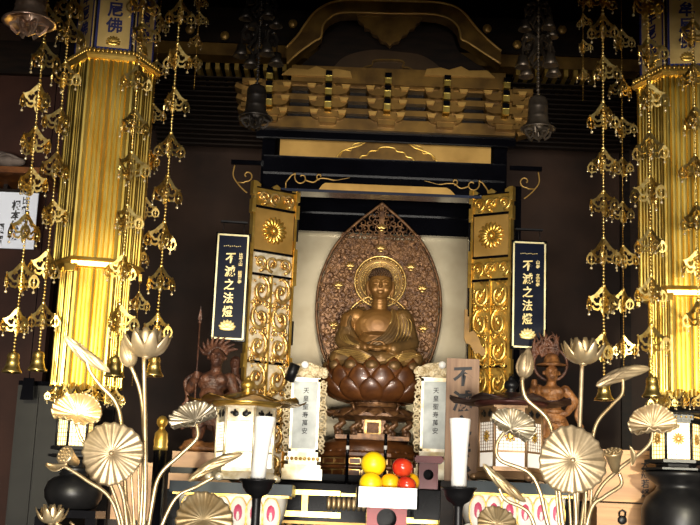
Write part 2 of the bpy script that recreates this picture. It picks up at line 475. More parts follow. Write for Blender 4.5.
# hanging ornament below the peak
mb = MB(M0)
half = [(0, 17), (33, 17), (31, 22), (26, 25), (25, 29), (20, 30), (17, 35), (12, 37), (9, 42), (4, 43), (0, 47)]
pts = [(390 + x, y) for x, y in half] + [(390 - x, y) for x, y in reversed(half[1:-1])]
mb.prism([LR(*p) for p in pts], -4, 5)
mb.ribbon([LR(*p) for p in pts], 1.6, 5, 6.5, closed=True)
mb.build('gable_pendant', OLDG, shr)
# cloud relief above the tie beam
mb = MB(M0)
cl = [(362, 70), (361, 62), (366, 57), (373, 55), (376, 50), (400, 50), (406, 53), (404, 57), (411, 58), (416, 62), (412, 65), (408, 61)]
mb.ribbon([(*LR(*p),) for p in [(q.x, q.y) for q in spline([(*c, 0) for c in cl], 4)]], 1.4, -30, -26)
mb.build('cloud_relief', OLDG, shr)
# tie beam under the gable
mb = MB(M0)
a, b = LR(292, 73), LR(505, 73); mb.bb(a[0], b[0], -8, 8, -20, 12, M=Matrix.Translation((0, a[1] - 4, 0)))
t = mb.build('tie_beam', OLDG, shr)
mb = MB(M0)
for sx in (-1, 1):
    cx, cy = LR(388 + sx * 68, 78)
    mb.prism([(cx + sx * x, cy + y) for x, y in [(-32, -3), (-30, 3), (-16, 5), (-8, 3), (4, 7), (12, 3), (30, 4), (38, -3)]], 12, 14)
mb.build('scroll_plate', OLDG2, t)
# ---- bracket tiers
BX = [270, 328.5, 387, 445.5, 504]
def yt(px): return (px - 388) * 0.036        # tilt of level lines in the photo
mb = MB(M0)
a, b = LR(258, 84), LR(518, 93)
mb.bb(a[0], b[0], -38, 14, -16, -10)
mb.build('bracket_backboard', BLACK, shr)
mb = MB(M0)
for yy, hh, z in ((88, 5.4, 3), (100, 5.6, 0), (111.5, 5.4, -3), (124, 11, -4)):
    mb.bb(-128, 128, 100 - yy - hh / 2, 100 - yy + hh / 2, -11, z)
bm_ = mb.build('bracket_beam', OLDG, shr)
for i, bx in enumerate(BX):
    x = bx - 388
    mb = MB(M0); 
    for row, yy in enumerate((93, 105, 116)):
        w_ = 21 + row * -1.5; z = 10 - row * 3; y = 100 - yy
        arm = [(-w_, 4), (-w_ + .5, -1), (-w_ + 3, -4), (-w_ + 7, -5.5), (w_ - 7, -5.5), (w_ - 3, -4), (w_ - .5, -1), (w_, 4), (w_ - 6, 4), (w_ - 8, 1), (8, 1), (6, 4), (-6, 4), (-8, 1), (-w_ + 8, 1), (-w_ + 6, 4)]
        mb.prism([(x + p, y + q) for p, q in arm], -22, z - 2)
    mb.prism([(x - 9, -17), (x - 11, -21), (x + 11, -21), (x + 9, -17)], -20, 8)
    mb.prism([(x - 9, -21), (x - 8, -26), (x + 8, -26), (x + 9, -21)], -20, 5)
    br = mb.build('bracket', OLDG, shr)
    mb = MB(M0)
    for row, yy in enumerate((88, 100, 112)):
        z = 12 - row * 3; y = 100 - yy
        mb.bb(x - 3.2, x + 3.2, y - 3, y + 3, -10, z + 10)
    mb.build('nose_block', GOLDB, br)
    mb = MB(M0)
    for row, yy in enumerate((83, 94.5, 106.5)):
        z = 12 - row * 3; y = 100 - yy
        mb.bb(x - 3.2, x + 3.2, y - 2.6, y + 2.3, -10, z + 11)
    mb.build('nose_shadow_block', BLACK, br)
    mb = MB(M0)
    for row, yy in enumerate((91.5, 103.5, 115)):
        z = 10 - row * 3; w_ = 17 - row * 1.5; y = 100 - yy
        for sx in (-1, 1):
            cx = x + sx * w_
            mb.prism([(cx - 4.5, y + 2), (cx - 3, y - 1.6), (cx + 3, y - 1.6), (cx + 4.5, y + 2)], -18, z)
    mb.build('bearing_block', OLDG2, br)
# corner brackets stepping out to the sides
mb = MB(M0)
for sx, ox in ((-1, -128), (1, 126)):
    for k in range(4):
        mb.box((ox + sx * (8 + k * 0), 12 - k * 12, -6), (20, 4, 26)); mb.box((ox + sx * (18 - k * 2), 8 - k * 11, -12), (16, 5, 18), Matrix.Rotation(sx * .35, 3, 'Z'))
mb.build('corner_bracket', OLDG, shr)

# ---- gold frieze with frog-leg strut
YB2 = 6.0
M1 = F(387, 149, YB2); o1 = (387, 149)
fz = MB(M1).bb(-107, 104, -12, 11.5, -14, 0).build('frieze', OLDG2, shr)
mb = MB(M1)
oc = [(0, 9), (10, 8.6), (20, 6), (28, 1), (38, -2), (46, -6), (50, -12)]
pts = [(x, y) for x, y in oc] + [(-x, y) for x, y in reversed(oc[1:])]
mb.prism([(p.x, p.y) for p in spline([(*q, 0) for q in [(-x, y) for x, y in reversed(oc)] + oc[1:]], 3)], 0.2, 3)
fr = mb.build('cloud_strut', OLDG, fz)
mb = MB(M1)
mb.tube([(p.x, p.y, 3.4) for p in spline([(-x, y, 0) for x, y in reversed(oc)] + [(x, y, 0) for x, y in oc[1:]], 4)], .8, 5)
ic = [(0, 1), (7, 0), (10, -3), (17, -4), (20, -8), (25, -9), (27, -12)]
mb.tube([(p.x, p.y, 3.4) for p in spline([(-x, y, 0) for x, y in reversed(ic)] + [(x, y, 0) for x, y in ic[1:]], 4)], .8, 5)
for sx in (-1, 1): mb.tube([(p.x, p.y, 3.4) for p in spline([(sx * 24, 5, 0), (sx * 34, 2, 0), (sx * 36, -4, 0), (sx * 43, -4, 0), (sx * 47, -10, 0)], 4)], .6, 5)
mb.build('strut_outline', GOLD, fr)
# black beams
mb = MB(M1)
mb.bb(-122, 118, 12, 15.5, -20, 6); mb.bb(-122, 118, -29, -12.5, -22, 7); mb.bb(-122, 118, -44.5, -29, -22, 3)
beam = mb.build('lacquer_beam', BLACK, shr)
mb = MB(M1); mb.bb(-122, 118, -47.5, -44.8, -12, 8); mb.build('beam_lip', mat('lip_lacquer', (30, 34, 46), (44, 48, 62), 0, .2, 4), shr)
mb = MB(F(387, 149, 6.84)); mb.bb(-94, 92, -84, -40, -6, 2); mb.bb(-94, 92, -66, -60, 2, 6); mb.build('inner_beam', BLACK, shr)
# gold plate with cut corners
mb = MB(M1)
mb.prism([(-66, -44), (-63, -39.5), (-60, -37.5), (60, -37.5), (64, -39.5), (69, -44.5)], 3, 5.5)
mb.build('beam_plate', OLDG2, beam)
mb = MB(M1)
for sx in (-1, 1):
    o_ = -2 if sx < 0 else 4
    p = spiral(sx * 82 + o_, -33, 7, PI / 2 - sx * .9 if sx > 0 else PI / 2 + .9, -sx * .95, 18, 3.6, .2)
    mb.tube([(sx * 97 + o_, -44, 3.6), (sx * 97 + o_, -38, 3.6), (sx * 92 + o_, -31, 3.6)] + p, .75, 5)
    mb.tube(spline([(sx * 78 + o_, -35, 3.6), (sx * 70 + o_, -37, 3.6), (sx * 64 + o_, -33, 3.6), (sx * 56 + o_, -33, 3.6), (sx * 48 + o_, -34, 3.6), (sx * 34 + o_, -31, 3.6)], 5), [.8] * 10 + [.7] * 10 + [.3] * 6, 5)
    mb.tube(spiral(sx * 64 + o_, -31, 3.4, -PI / 2, sx * .8, 12, 3.6, .2), .7, 5)
mb.build('gold_scroll', OLDG2, beam)
# posts
for sx, px0, px1 in ((-1, 262, 275), (1, 494, 507)):
    l = P(px0, 150, 6.05).x; r = P(px1, 150, 6.05).x
    p_ = MB().bb(l, r, 6.05, 6.2, ZP, P(268, 128, 6.05).z).build('post', BLACK, shr)
# side boards with scroll spandrels outside the posts
for sx, px, py in ((-1, 246, 180), (1, 526, 186)):
    Ms = F(px, py, 6.04)
    mb = MB(Ms)
    mb.bb(-16 if sx < 0 else -16, 16, 16, 20, -4, 0)
    sb = mb.build('side_rail', BLACK, shr)
    mb = MB(Ms)
    mb.tube(spline([(sx * 15 - sx * 3, 14, 1), (sx * 13, 4, 1), (sx * 8, -4, 1), (sx * 2, -10, 1), (-sx * 2, -13, 1)], 5), .8, 5)
    mb.tube([(sx * 8, -3, 1), (sx * 2, -3, 1)] + spiral(-sx * 1, 4, 6, -PI / 2 + .3 * sx, -sx * .9, 14, 1, .2), .8, 5)
    mb.build('gold_spandrel', OLDG2, sb)
# back panel of silvered leaf and the inside of the shrine
l = P(268, 300, 6.9).x; r = P(492, 300, 6.9).x
MB().bb(l, r, 6.9, 6.95, ZP, P(380, 176, 6.9).z).build('back_panel', BEIGE, shr)
for px, s_ in ((283, -1), (482, 1)):
    x = P(px, 300, 6.1).x
    MB().bb(x - (.02 if s_ < 0 else 0), x + (.02 if s_ > 0 else 0), 6.1, 6.9, ZP, P(380, 176, 6.9).z).build('inner_side_panel', BEIGE, shr)
MB().bb(l, r, 6.1, 6.95, P(380, 176, 6.9).z, P(380, 176, 6.9).z + .03).build('inner_ceiling', DARKW, shr)

# ---- doors
def carved_scrolls(mb, x0, x1, y0, y1, z=1.5, seed=0, cols=2, cell=None):
    """foliage scrolls filling a rectangle, in pixel units"""
    rr = random.Random(seed)
    cw = (x1 - x0) / cols
    for c in range(cols):
        cx = x0 + cw * (c + .5); mir = -1 if c % 2 else 1
        n = max(1, round((y1 - y0) / (cell or cw * 1.12))); ch = (y1 - y0) / n
        stem = []
        for i in range(n * 6 + 1):
            t = i / 6; stem.append((cx + mir * cw * .36 * math.cos(PI * t), y1 - t * ch, z + .6))
        mb.tube(stem, 1.3, 5, flat=.9)
        for i in range(n):
            cy = y1 - ch * (i + .5); sd = mir * (1 if i % 2 == 0 else -1)
            ex, ey = cw * .47, ch * .50
            sp = spiral(cx, cy, 1, PI / 2 if i % 2 == 0 else PI / 2, -sd * 1.35, 16, 0, .1)
            sp = [(cx + (p.x - cx) * ex, cy + (p.y - cy) * ey, z + 1 + 1.2 * k / 16) for k, p in enumerate(sp)]
            mb.tube(sp, [1.5 + 1.3 * math.sin(PI * min(1, k / 12)) for k in range(17)], 5)
            mb.ball((cx, cy, z + 2), (ex * .28, ey * .28, 2.0), 7, 5)
            for qx in (-1, 1):
                qy = cy - ch * .5; mb.tube([(p.x, p.y, z + 1) for p in spiral(cx + qx * cw * .30, qy, cw * .17, rr.random() * 6.3, qx * 1.1, 8)], [1.3] * 9, 5)
            for q in range(8):
                a = rr.random() * 6.3
                mb.ball((cx + ex * .95 * math.cos(a), cy + ey * .95 * math.sin(a), z + .8), (1.8, 1.2, 1.2), 6, 4, rot=Matrix.Rotation(a, 3, 'Z'))
def door(cx, yaw, ys, seed, width=50, flip=1, plain=OLDG2, sc=CARVE, back=WHITEG):
    """ys: photo heights of the panel edges"""
    cy = 292
    Md = F(cx, cy, 5.93, yaw)
    w_ = width / 2
    f = lambda y: cy - y
    yt_, yb_ = f(ys[0]), f(ys[-1])
    mb = MB(Md)
    mb.bb(-w_, w_, yb_, yt_, -5, -1)
    for s_ in (-1, 1): mb.bb(s_ * w_ - (2.2 if s_ > 0 else 0), s_ * w_ + (2.2 if s_ < 0 else 0), yb_, yt_, -1, 2.2)
    d = mb.build('door', GOLD, shr)
    mb = MB(Md)
    for y in ys: mb.bb(-w_, w_, f(y) - 1.1, f(y) + 1.1, -1, 1.6)
    mb.build('rail', BLACK, d)
    mb = MB(Md)                                              # corner and side fittings
    for y in (ys[0] + 2, ys[1], ys[2], (ys[2] + ys[3]) / 2, ys[3], ys[4]):
        for s_ in (-1, 1): mb.bb(s_ * w_ - 2, s_ * w_ + 2, f(y) - 7, f(y) + 7, -4, 3)
    for x in (-w_ + 3, 0, w_ - 3): mb.prism([(x - 4, yt_), (x - 4, yt_ + 2.5), (x, yt_ + 5), (x + 4, yt_ + 2.5), (x + 4, yt_)], -3, 2)
    mb.build('fitting', GOLD, d)
    # top carved panel
    for k, (a_, b_) in enumerate(((ys[0], ys[1]), (ys[2], ys[3]))):
        mb = MB(Md); mb.bb(-w_ + 2.5, w_ - 2.5, f(b_) + 1.2, f(a_) - 1.2, -1, .2); pn = mb.build('carved_panel', back if k else GOLD, d)
        mb = MB(Md)
        y = (f(a_) + f(b_)) / 2; hh = (b_ - a_) / 2 - 2
        for x, sd in ((-14, 1), (0, -1), (14, 1)):
            sp = spiral(x, y, 1, -PI / 2, sd * 1.3, 16, 0, .1)
            mb.tube([(x + (p.x - x) * 7, y + (p.y - y) * hh * .85, 1.5) for p in sp], [1.7] * 8 + [1.2] * 9, 5)
            mb.ball((x, y, 2), (2.6, 2.6, 2), 7, 5)
        mb.tube([(x, y + hh * .6 * math.sin(x * .22), 1.2) for x in range(-20, 21, 2)], 1.3, 5)
        mb.build('scrollwork', sc, pn)
    # chrysanthemum panel
    mb = MB(Md); mb.bb(-w_ + 3, w_ - 3, f(ys[2]) + 1.5, f(ys[1]) - 1.5, -1, .6); pn = mb.build('crest_panel', plain, d)
    mb = MB(Md); cyy = (f(ys[1]) + f(ys[2])) / 2
    for k in range(16):
        a = 2 * PI * k / 16; rot = Matrix.Rotation(a, 3, 'Z')
        mb.ball(Vector((0, cyy, 1.2)) + rot @ Vector((8.6, 0, 0)), (5.6, 2.35, 2.4), 10, 7, rot=rot)
    mb.ball((0, cyy, 2), (3.6, 3.6, 2.2), 10, 6)
    mb.build('chrysanthemum_crest', GOLD, pn)
    # long carved panels
    for k in range(3, len(ys) - 1):
        for sx in (-1, 1):
            x0, x1 = (-w_ + 3, -.8) if sx < 0 else (.8, w_ - 3)
            mb = MB(Md); mb.bb(x0, x1, f(ys[k + 1]) + 1.5, f(ys[k]) - 1.5, -1, .2); pn = mb.build('carved_panel', back, d)
            mb = MB(Md); carved_scrolls(mb, x0, x1, f(ys[k + 1]) + 2, f(ys[k]) - 2, 1, seed + k * 5 + sx, 1, 27)
            mb.build('scrollwork', sc, pn)
    mb = MB(Md); mb.bb(-.8, .8, f(ys[-1]), f(ys[3]), -1, 2.2); mb.build('mullion', GOLD, d)
    # hinge straps on the jamb side
    mb = MB(Md)
    for y in (225, 330, 380): mb.bb(-flip * w_ - 3, -flip * w_ + 3, f(y) - 12, f(y) + 12, -6, .5)
    mb.build('hinge', BLACKM, d)
    return d
door(270.5, 31, [188, 208, 253, 276, 362, 420, 470], 3, 50, -1, back=WHITEG)
door(490.5, -31, [192, 213, 257, 280, 366, 424, 472], 9, 44, 1, sc=GOLD, back=GOLD)
# narrow outer leaf and stepped bracket on the right door
l = P(468, 300, 5.98).x; r = P(474, 300, 5.98).x
MB().bb(l, r, 5.98, 6.02, ZP, P(470, 196, 5.98).z).build('door_jamb', BLACK, shr)
Mk = F(478, 335, 5.9)
mb = MB(Mk)
mb.prism([(-14, 25), (-11, 25), (-11, 18), (-9, 18), (-9, 2), (-5, 4), (-2, 1), (1, -4), (3, -10), (7, -14), (8, -20), (4, -21), (1, -18), (-3, -19), (-8, -10), (-12, -9), (-14, -4)], -1, 1.5)
mb.build('latch_bracket', OLDG, shr)
for px, s_ in ((250, -1), (517, 1)):
    Mx = F(px, 290, 6.08); MB(Mx).bb(-3, 3, -190, 105, -4, 2).build('outer_post', BLACK, shr)

# ---- altar rail at the foot of the shrine
YR = 5.7
M2 = F(385, 500, YR)
mb = MB(M2); mb.bb(-112, 100, 6, 14, -60, 2); mb.bb(-112, 100, -80, 6, -60, -2)
alt = root('altar_dais', (P(385, 500, YR).x, YR + .1, 0), 'black lacquered altar dais with gold strips below the seated figure', 'altar')
dz = mb.build('body', BLACK, alt)
lz = P(385, 525, YR).z - .1
MB().bb(P(273, 500, YR).x, P(485, 500, YR).x, YR + .05, YR + .3, 0, lz).build('base', BLACK, alt)
mb = MB(M2)
for y0, y1, x0, x1 in ((2, 7, -100, -45), (-20, -14.5, -104, -44), (2, 7, 25, 98), (-22, -16.5, 18, 98), (2, 5, -44, 24)):
    mb.bb(x0, x1, y0, y1, -2, 2.5)
mb.build('gold_strip', GOLDB, alt)
mb = MB(M2)
for x in (-80, 62): mb.bb(x - 3, x + 3, -16, 3, -2, 1.5)
mb.build('upright', GOLD, alt)
mb = MB(M2)
for x in range(-56, -16, 5):
    mb.tube([(x, -12, .5), (x, -9, 1.5), (x, -2, 1.5), (x, 1, .5)], [1.2, 2.3, 2.3, 1.2], 7)
mb.build('fluted_ornament', PALEG2, alt)
mb = MB(M2); mb.bb(-104, 98, -27, -24, -2, 3); 
for x in range(-96, 90, 16): mb.tube([(x - 6, -28, 2), (x - 2, -30, 3), (x + 2, -28, 3), (x + 6, -30, 2)], 1.2, 5)
mb.build('carved_molding', OLDG2, alt)
MB().bb(P(276, 480, 6.0).x, P(488, 480, 6.0).x, 5.99, 6.9, ZP - .06, ZP).build('inner_platform', BLACK, alt)

# ================================================================== one continuous surface out of soft volumes
def blob_mesh(mb, voxel, smooth=3):
    me = bpy.data.meshes.new('soft'); me.from_pydata([p[:] for p in mb.v], [], mb.f)
    bm = bmesh.new(); bm.from_mesh(me); bmesh.ops.recalc_face_normals(bm, faces=bm.faces); bm.to_mesh(me); bm.free()
    o = bpy.data.objects.new('soft', me); COL.objects.link(o)
    r = o.modifiers.new('r', 'REMESH'); r.mode = 'VOXEL'; r.voxel_size = voxel; r.adaptivity = 0
    s_ = o.modifiers.new('s', 'SMOOTH'); s_.iterations = smooth; s_.factor = 0.5
    dg = bpy.context.evaluated_depsgraph_get(); ev = o.evaluated_get(dg); m2 = ev.to_mesh()
    out = MB(); out.v = [v.co.copy() for v in m2.vertices]; out.f = [list(p.vertices) for p in m2.polygons]
    out.mi = [0] * len(out.f); out.sm = [True] * len(out.f)
    ev.to_mesh_clear(); bpy.data.objects.remove(o); bpy.data.meshes.remove(me)
    return out
def floor_clamp(mb, z):
    for p in mb.v: p.z = max(p.z, z)
    return mb
def cap(mb, a, b, ra, rb, n=12):
    a, b = Vector(a), Vector(b)
    k = 6; pts = [a.lerp(b, i / k) for i in range(k + 1)]
    mb.tube(pts, [ra + (rb - ra) * i / k for i in range(k + 1)], n)
    mb.ball(a, ra, n, 8); mb.ball(b, rb, n, 8)

# ================================================================== seated figure
YBU = 6.4
Mb = F(376, 368, YBU, corr=False)
sB = S(376, 368, YBU)
bud = root('buddha_statue', P(376, 368, YBU), 'seated gilded wooden figure with folded hands on the lotus pedestal', 'statue')
mb = MB(Mb)
hx = 1.5
mb.ball((hx, 84, 1), (12, 15.5, 12.5), 20, 14)                       # skull and face
mb.ball((hx, 77, 4), (9.4, 9, 8.5), 16, 10)                         # jaw
mb.ball((hx, 71.5, 7.0), (4.6, 3, 3.5))
mb.tube([(hx, 87, 12.6), (hx, 83, 14.4), (hx, 80.5, 15.6), (hx, 79.6, 14.0)], [1.0, 1.4, 2.0, 1.2], 8)    # nose
for sx in (-1, 1):
    mb.ball((hx + sx * 5, 83.6, 12.3), (3.4, 1.5, 1.6))               # lids
    mb.tube(spline([(hx + sx * 1.6, 86, 13.2), (hx + sx * 5, 88, 13), (hx + sx * 9, 86, 10.6)], 4), .8, 6)
    mb.ball((hx + sx * 5.6, 78, 8.6), (4.2, 4, 3.4))
    mb.tube([(hx + sx * 11.8, 88, 0), (hx + sx * 13, 84, 0), (hx + sx * 12.8, 78, 1), (hx + sx * 11.6, 72, 2)], [2, 2.6, 2.0, 1.8], 8)
mb.ball((hx, 75.9, 12.6), (3.4, .8, 1.1)); mb.ball((hx, 74.2, 12.3), (2.8, .9, 1.1))
cap(mb, (hx, 72, 0), (hx, 57, -1), 7.6, 8.2)
for y in (66, 63): mb.tube([(hx + 7.8 * math.cos(a), y, 7.8 * math.sin(a) - .7) for a in [PI * i / 10 for i in range(11)]], .6, 5)
mb.ball((0, 42, 0), (25, 19, 13.5), 20, 12); mb.ball((0, 24, 3), (21, 16, 14), 16, 10)
for sx in (-1, 1):
    mb.ball((sx * 22, 51, -1), (11, 9, 9.5), 14, 10); mb.ball((sx * 10, 45, 6), (11, 8, 5.6), 12, 8)
mb.tube([(-16, 34, 10), (-8, 31, 14.5), (0, 30.5, 15.5), (8, 31, 15)], .8, 5)
cap(mb, (-29, 48, -1), (-33, 27, 4), 8.6, 7.6); cap(mb, (-33, 26, 5), (-12, 17.5, 21), 7.0, 4.6)
cap(mb, (29, 48, -1), (33, 27, 4), 8.6, 7.6); cap(mb, (33, 26, 5), (12, 17.5, 21), 7.0, 4.6)
# hands laid in the lap, thumbs touching in a ring
for sx in (-1, 1):
    mb.ball((sx * 6.5, 17.5, 23), (6, 2.8, 4.2), 12, 8)
    for k in range(4):
        mb.tube([(sx * 8, 16.4 + k * .9, 25.5 - k * .9), (sx * 2, 15.6 + k * 1.0, 27.6 - k * 1.0), (-sx * (4 - k * .6), 15.4 + k * 1.0, 27.2 - k * 1.1)], [1.2, 1.1, .9], 6)
    mb.tube([(sx * 7.5, 19.5, 24), (sx * 5.4, 22.4, 24.6), (sx * 2.4, 23.6, 24.8), (0, 23.2, 24.8)], [1.6, 1.3, 1.1, .9], 7)
mb.ball((0, 8, 2), (34, 9, 16))
for sx in (-1, 1): cap(mb, (sx * 14, 9, 4), (sx * 38, 8, 8), 9.5, 9)
floor_clamp(blob_mesh(mb, .62 * sB), P(376, 368, YBU).z + .001).build('body', BUDB, bud)
# hair: tight curls over the cap and the raised crown
mb = MB(Mb)
mb.ball((hx, 88, -.6), (12.6, 14.4, 12.6), 18, 12) if False else None
for ring in range(9):
    el = math.radians(18 + ring * 9.5); k = max(1, int(30 * math.cos(el)))
    for j in range(k):
        a = 2 * PI * j / k + ring * .3
        x, y, z = 12.6 * math.cos(el) * math.cos(a), 15.6 * math.sin(el), 12.8 * math.cos(el) * math.sin(a)
        if z > 0 and y < 7.2: continue
        mb.ball((hx + x, 85.5 + y, .6 + z), 1.35, 6, 4)
mb.ball((hx, 96.5, -1.5), (9, 5.5, 8.6), 12, 8)
for ring in range(4):
    el = math.radians(8 + ring * 24); k = max(1, int(17 * math.cos(el)))
    for j in range(k):
        a = 2 * PI * j / k; mb.ball((hx + 9.2 * math.cos(el) * math.cos(a), 96.5 + 5.8 * math.sin(el), -1.5 + 8.8 * math.cos(el) * math.sin(a)), 1.3, 6, 4)
mb.build('hair_curls', HAIR, bud)
# robe
mb = MB(Mb)
cap(mb, (25, 51, -1), (33, 27, 4), 10.6, 9.2); cap(mb, (34, 26, 5), (16, 17, 19), 8.6, 6.6)
cap(mb, (-31, 36, 1), (-34, 27, 4), 9.0, 9.0); cap(mb, (-34, 26, 5), (-19, 18, 17), 8.4, 6.2)
mb.ball((-24, 51, -3.5), (10.5, 9, 9.5)); mb.tube(spline([(-14, 60, -4), (-24, 54, 3), (-29, 44, 6), (-26, 34, 8), (-20, 24, 13)], 5), 3.0, 8)
mb.ball((14, 40, -2), (20, 19, 13.5)); mb.ball((0, 22, -1), (23, 15, 15))
band = spline([(14, 60, 4), (15, 50, 9), (12, 40, 13), (6, 31, 16), (-4, 24, 17.5), (-14, 21, 16)], 6)
for k in range(5):
    mb.tube([(p.x + k * 2.6, p.y - k * 1.2, p.z + .6 - k * .9) for p in band], 1.5, 6)
for k in range(6):                                                    # folds down the shoulder and sleeve
    mb.tube(spline([(17 + k * 3, 59 - k * 1.6, 3 - k), (20 + k * 3.4, 46 - k, 9 - k * 1.2), (21 + k * 3.2, 32, 12 - k * 1.5), (18 + k * 3.5, 23, 16 - k * 1.5)], 5), 1.4, 6)
for k in range(5):
    mb.tube(spline([(-38 + k * 2, 40 - k, -1 + k * 2), (-39 + k * 3, 28 - k, 5 + k * 2), (-33 + k * 4, 20 - k * .6, 11 + k * 2)], 5), .9, 6)
# legs under cloth
mb.ball((0, 4, 3), (43, 7.5, 22), 22, 10)
for sx in (-1, 1):
    cap(mb, (sx * 12, 8, 6), (sx * 38, 8, 6), 9, 9.6); cap(mb, (sx * 38, 7, 9), (sx * 4, 8, 20), 9, 7)
mb.ball((0, 6, 20), (20, 7, 7))
for k in range(7):
    mb.tube(spline([(-46 + k * 2.2, 9 - k * .4, 2 + k * 2), (-34 + k * 2.4, 17 - k * 2.4, 17 + k), (-18 + k * 2, 14 - k * 2.2, 26), (-4 + k, 8 - k * 1.4, 27)], 5), 1.25, 6)
    mb.tube(spline([(46 - k * 2.2, 9 - k * .4, 2 + k * 2), (36 - k * 2.2, 17 - k * 2.4, 16 + k), (24 - k * 1.4, 14 - k * 2.2, 24)], 5), 1.25, 6)
rob = floor_clamp(blob_mesh(mb, .60 * sB, 1), P(376, 368, YBU).z + .001)
robe = rob.build('robe', BUDR, bud)
from mathutils.bvhtree import BVHTree
bv = BVHTree.FromPolygons(rob.v, rob.f)
FOLD = mat('robe_fold_gold', (150, 116, 62), (204, 168, 98), 0.55, 0.36, 12)
mf = MB()
def drape(pts, r_):
    out = []
    for p in spline([(x, y, 0) for x, y in pts], 7):
        o_ = Mb @ Vector((p.x, p.y, 70)); hit = bv.ray_cast(o_, Vector((0, 1, 0)))
        if hit[0] is not None: out.append(hit[0] + Vector((0, -r_ * .15 * sB, 0)))
    if len(out) > 3: mf.tube(out, [r_ * sB * (.35 + .65 * math.sin(PI * i / (len(out) - 1))) for i in range(len(out))], 6)
for k in range(6):
    drape([(-43 + k * 2.2, 13 - k * .7), (-32 + k * 2, 14.5 - k * 1.9), (-16 + k * 1.5, 11.5 - k * 1.8), (-4 - k, 6.5 - k * .8)], .8)
for k in range(5):
    drape([(43 - k * 2.2, 12 - k * .7), (34 - k * 2, 14 - k * 2), (22 - k * 1.2, 11 - k * 1.8), (13 - k, 8 - k * .9)], .8)
for k in range(5):
    drape([(18 + k * 3.2, 56 - k * 1.5), (21 + k * 3.2, 45), (20 + k * 3.2, 34), (15 + k * 3.6, 24 + k * .6)], .75)
for k in range(5):
    drape([(13 - k * .5, 58 - k * 2), (14 - k, 48 - k * 2), (8 - k * 1.5, 38 - k * 1.6), (-4 - k * 2, 28 - k * 1.2), (-14 - k, 25 - k)], .8)
for k in range(4):
    drape([(-38 + k * 2, 34 - k), (-36 + k * 3, 26 - k), (-27 + k * 3, 20 - k * .5)], .7)
mf.build('fold_ridges', FOLD, robe)

# ================================================================== leaf-shaped halo behind
YM = 6.74
Mm = F(379, 300, YM)
man = root('mandorla', (P(379, 300, YM).x, YM, ZP), 'pointed leaf shaped carved wooden halo board behind the seated figure', 'halo')
prof = [(99, 0), (92, 8), (84, 18), (74, 29), (62, 40), (48, 49), (34, 55), (18, 60), (0, 62), (-20, 61.5), (-40, 58), (-56, 53), (-68, 46), (-78, 38), (-86, 30)]
def hw(y):
    for (y0, w0), (y1, w1) in zip(prof, prof[1:]):
        if y <= y0 and y >= y1: return w0 + (w1 - w0) * (y0 - y) / (y0 - y1)
    return 0
mb = MB(Mm)
pts = [(w_ - 2, y) for y, w_ in prof if y <= 62] + [(-w_ + 2, y) for y, w_ in reversed(prof) if y <= 62]
mb.prism(pts, -5, -2.5)
mb.prism([(-2, 97), (2, 97), (3, 60), (-3, 60)], -5, -1)
mb.bb(-10, 10, -150, -80, -7, -3)
mb.build('backing', BROWNW, man)
mb = MB(Mm)
rim = [(w_, y, -2) for y, w_ in prof] ; rim2 = [(-w_, y, -2) for y, w_ in reversed(prof)]
mb.tube(spline(rim2, 3) + spline(rim, 3)[1:], 1.5, 6)
mb.tube([(p.x * .95, p.y * .97, -1) for p in spline(rim2, 3) + spline(rim, 3)[1:] if p.y < 70], .7, 5)
rr = random.Random(4)
y = 93.0
rows = 0
while y > -84:
    w_ = hw(y) - 3; x = 3.4 if rows % 2 == 0 else 5.6
    while x < w_:
        r_ = 3.6 + rr.random() * 1.3; a0 = rr.random() * 6.3; tr = rr.choice((-1, 1)) * (.9 + rr.random() * .35)
        jx, jy = rr.uniform(-.7, .7), rr.uniform(-.7, .7)
        if math.hypot(x, y - 20) > 21 and not (abs(x) < 36 and -64 < y < -6 and math.hypot(x / 36, (y + 36) / 44) < .9):
            sp = spiral(x + jx, y + jy, r_, a0, tr, 9, 0, .12)
            for s_ in (-1, 1):
                mb.tube([(s_ * p.x, p.y, -1.6 + 2.2 * i / 9) for i, p in enumerate(sp)], [.5, .7, .85, .95, 1, .95, .9, .85, .8, .9], 4)
        x += 6.2 + rr.random() * .6
    y -= 5.0; rows += 1
mb.build('foliage_carving', BROWNW, man)
# small lotus figures in the carving
mb = MB(Mm)
for cx, cy in ((0, 51), (-41, 12), (43, 12), (-44, -28), (45, -28), (-30, 32), (31, 33), (0, 72)):
    for k in range(5):
        a = PI / 2 + (k - 2) * .62
        mb.ball((cx + 2.6 * math.cos(a), cy + 2.6 * math.sin(a), .8), (3.6, 1.3, 1.2), 7, 5, rot=Matrix.Rotation(a, 3, 'Z'))
    mb.ball((cx, cy - 2, .8), (3.4, 1.2, 1.4), 8, 5)
mb.build('gilt_lotus', CARVE, man)
# round halo
HC = (0.5, 18)
mb = MB(Mm); mb.lathe([(25, -2), (25, 2.4), (23.6, 3), (20, 2), (0, 2)], 40, c=(HC[0], HC[1], 0)); mb.build('halo_disc', OLDG, man)
mb = MB(Mm)
for r_, t_ in ((25.4, 1.1), (19.6, .7), (15, .6)):
    mb.tube([(HC[0] + r_ * math.cos(2 * PI * i / 48), HC[1] + r_ * math.sin(2 * PI * i / 48), 3) for i in range(48)], t_, 6, closed=True)
for i in range(46): mb.ball((HC[0] + 23 * math.cos(2 * PI * i / 46), HC[1] + 23 * math.sin(2 * PI * i / 46), 3.2), 1.25, 6, 4)
for i in range(20):
    a = 2 * PI * i / 20; sp = spiral(HC[0] + 17.3 * math.cos(a), HC[1] + 17.3 * math.sin(a), 2, a, 1.1, 8, 3)
    mb.tube(sp, .5, 4)
mb.build('halo_ring', CARVE, man)
mb = MB(Mm)
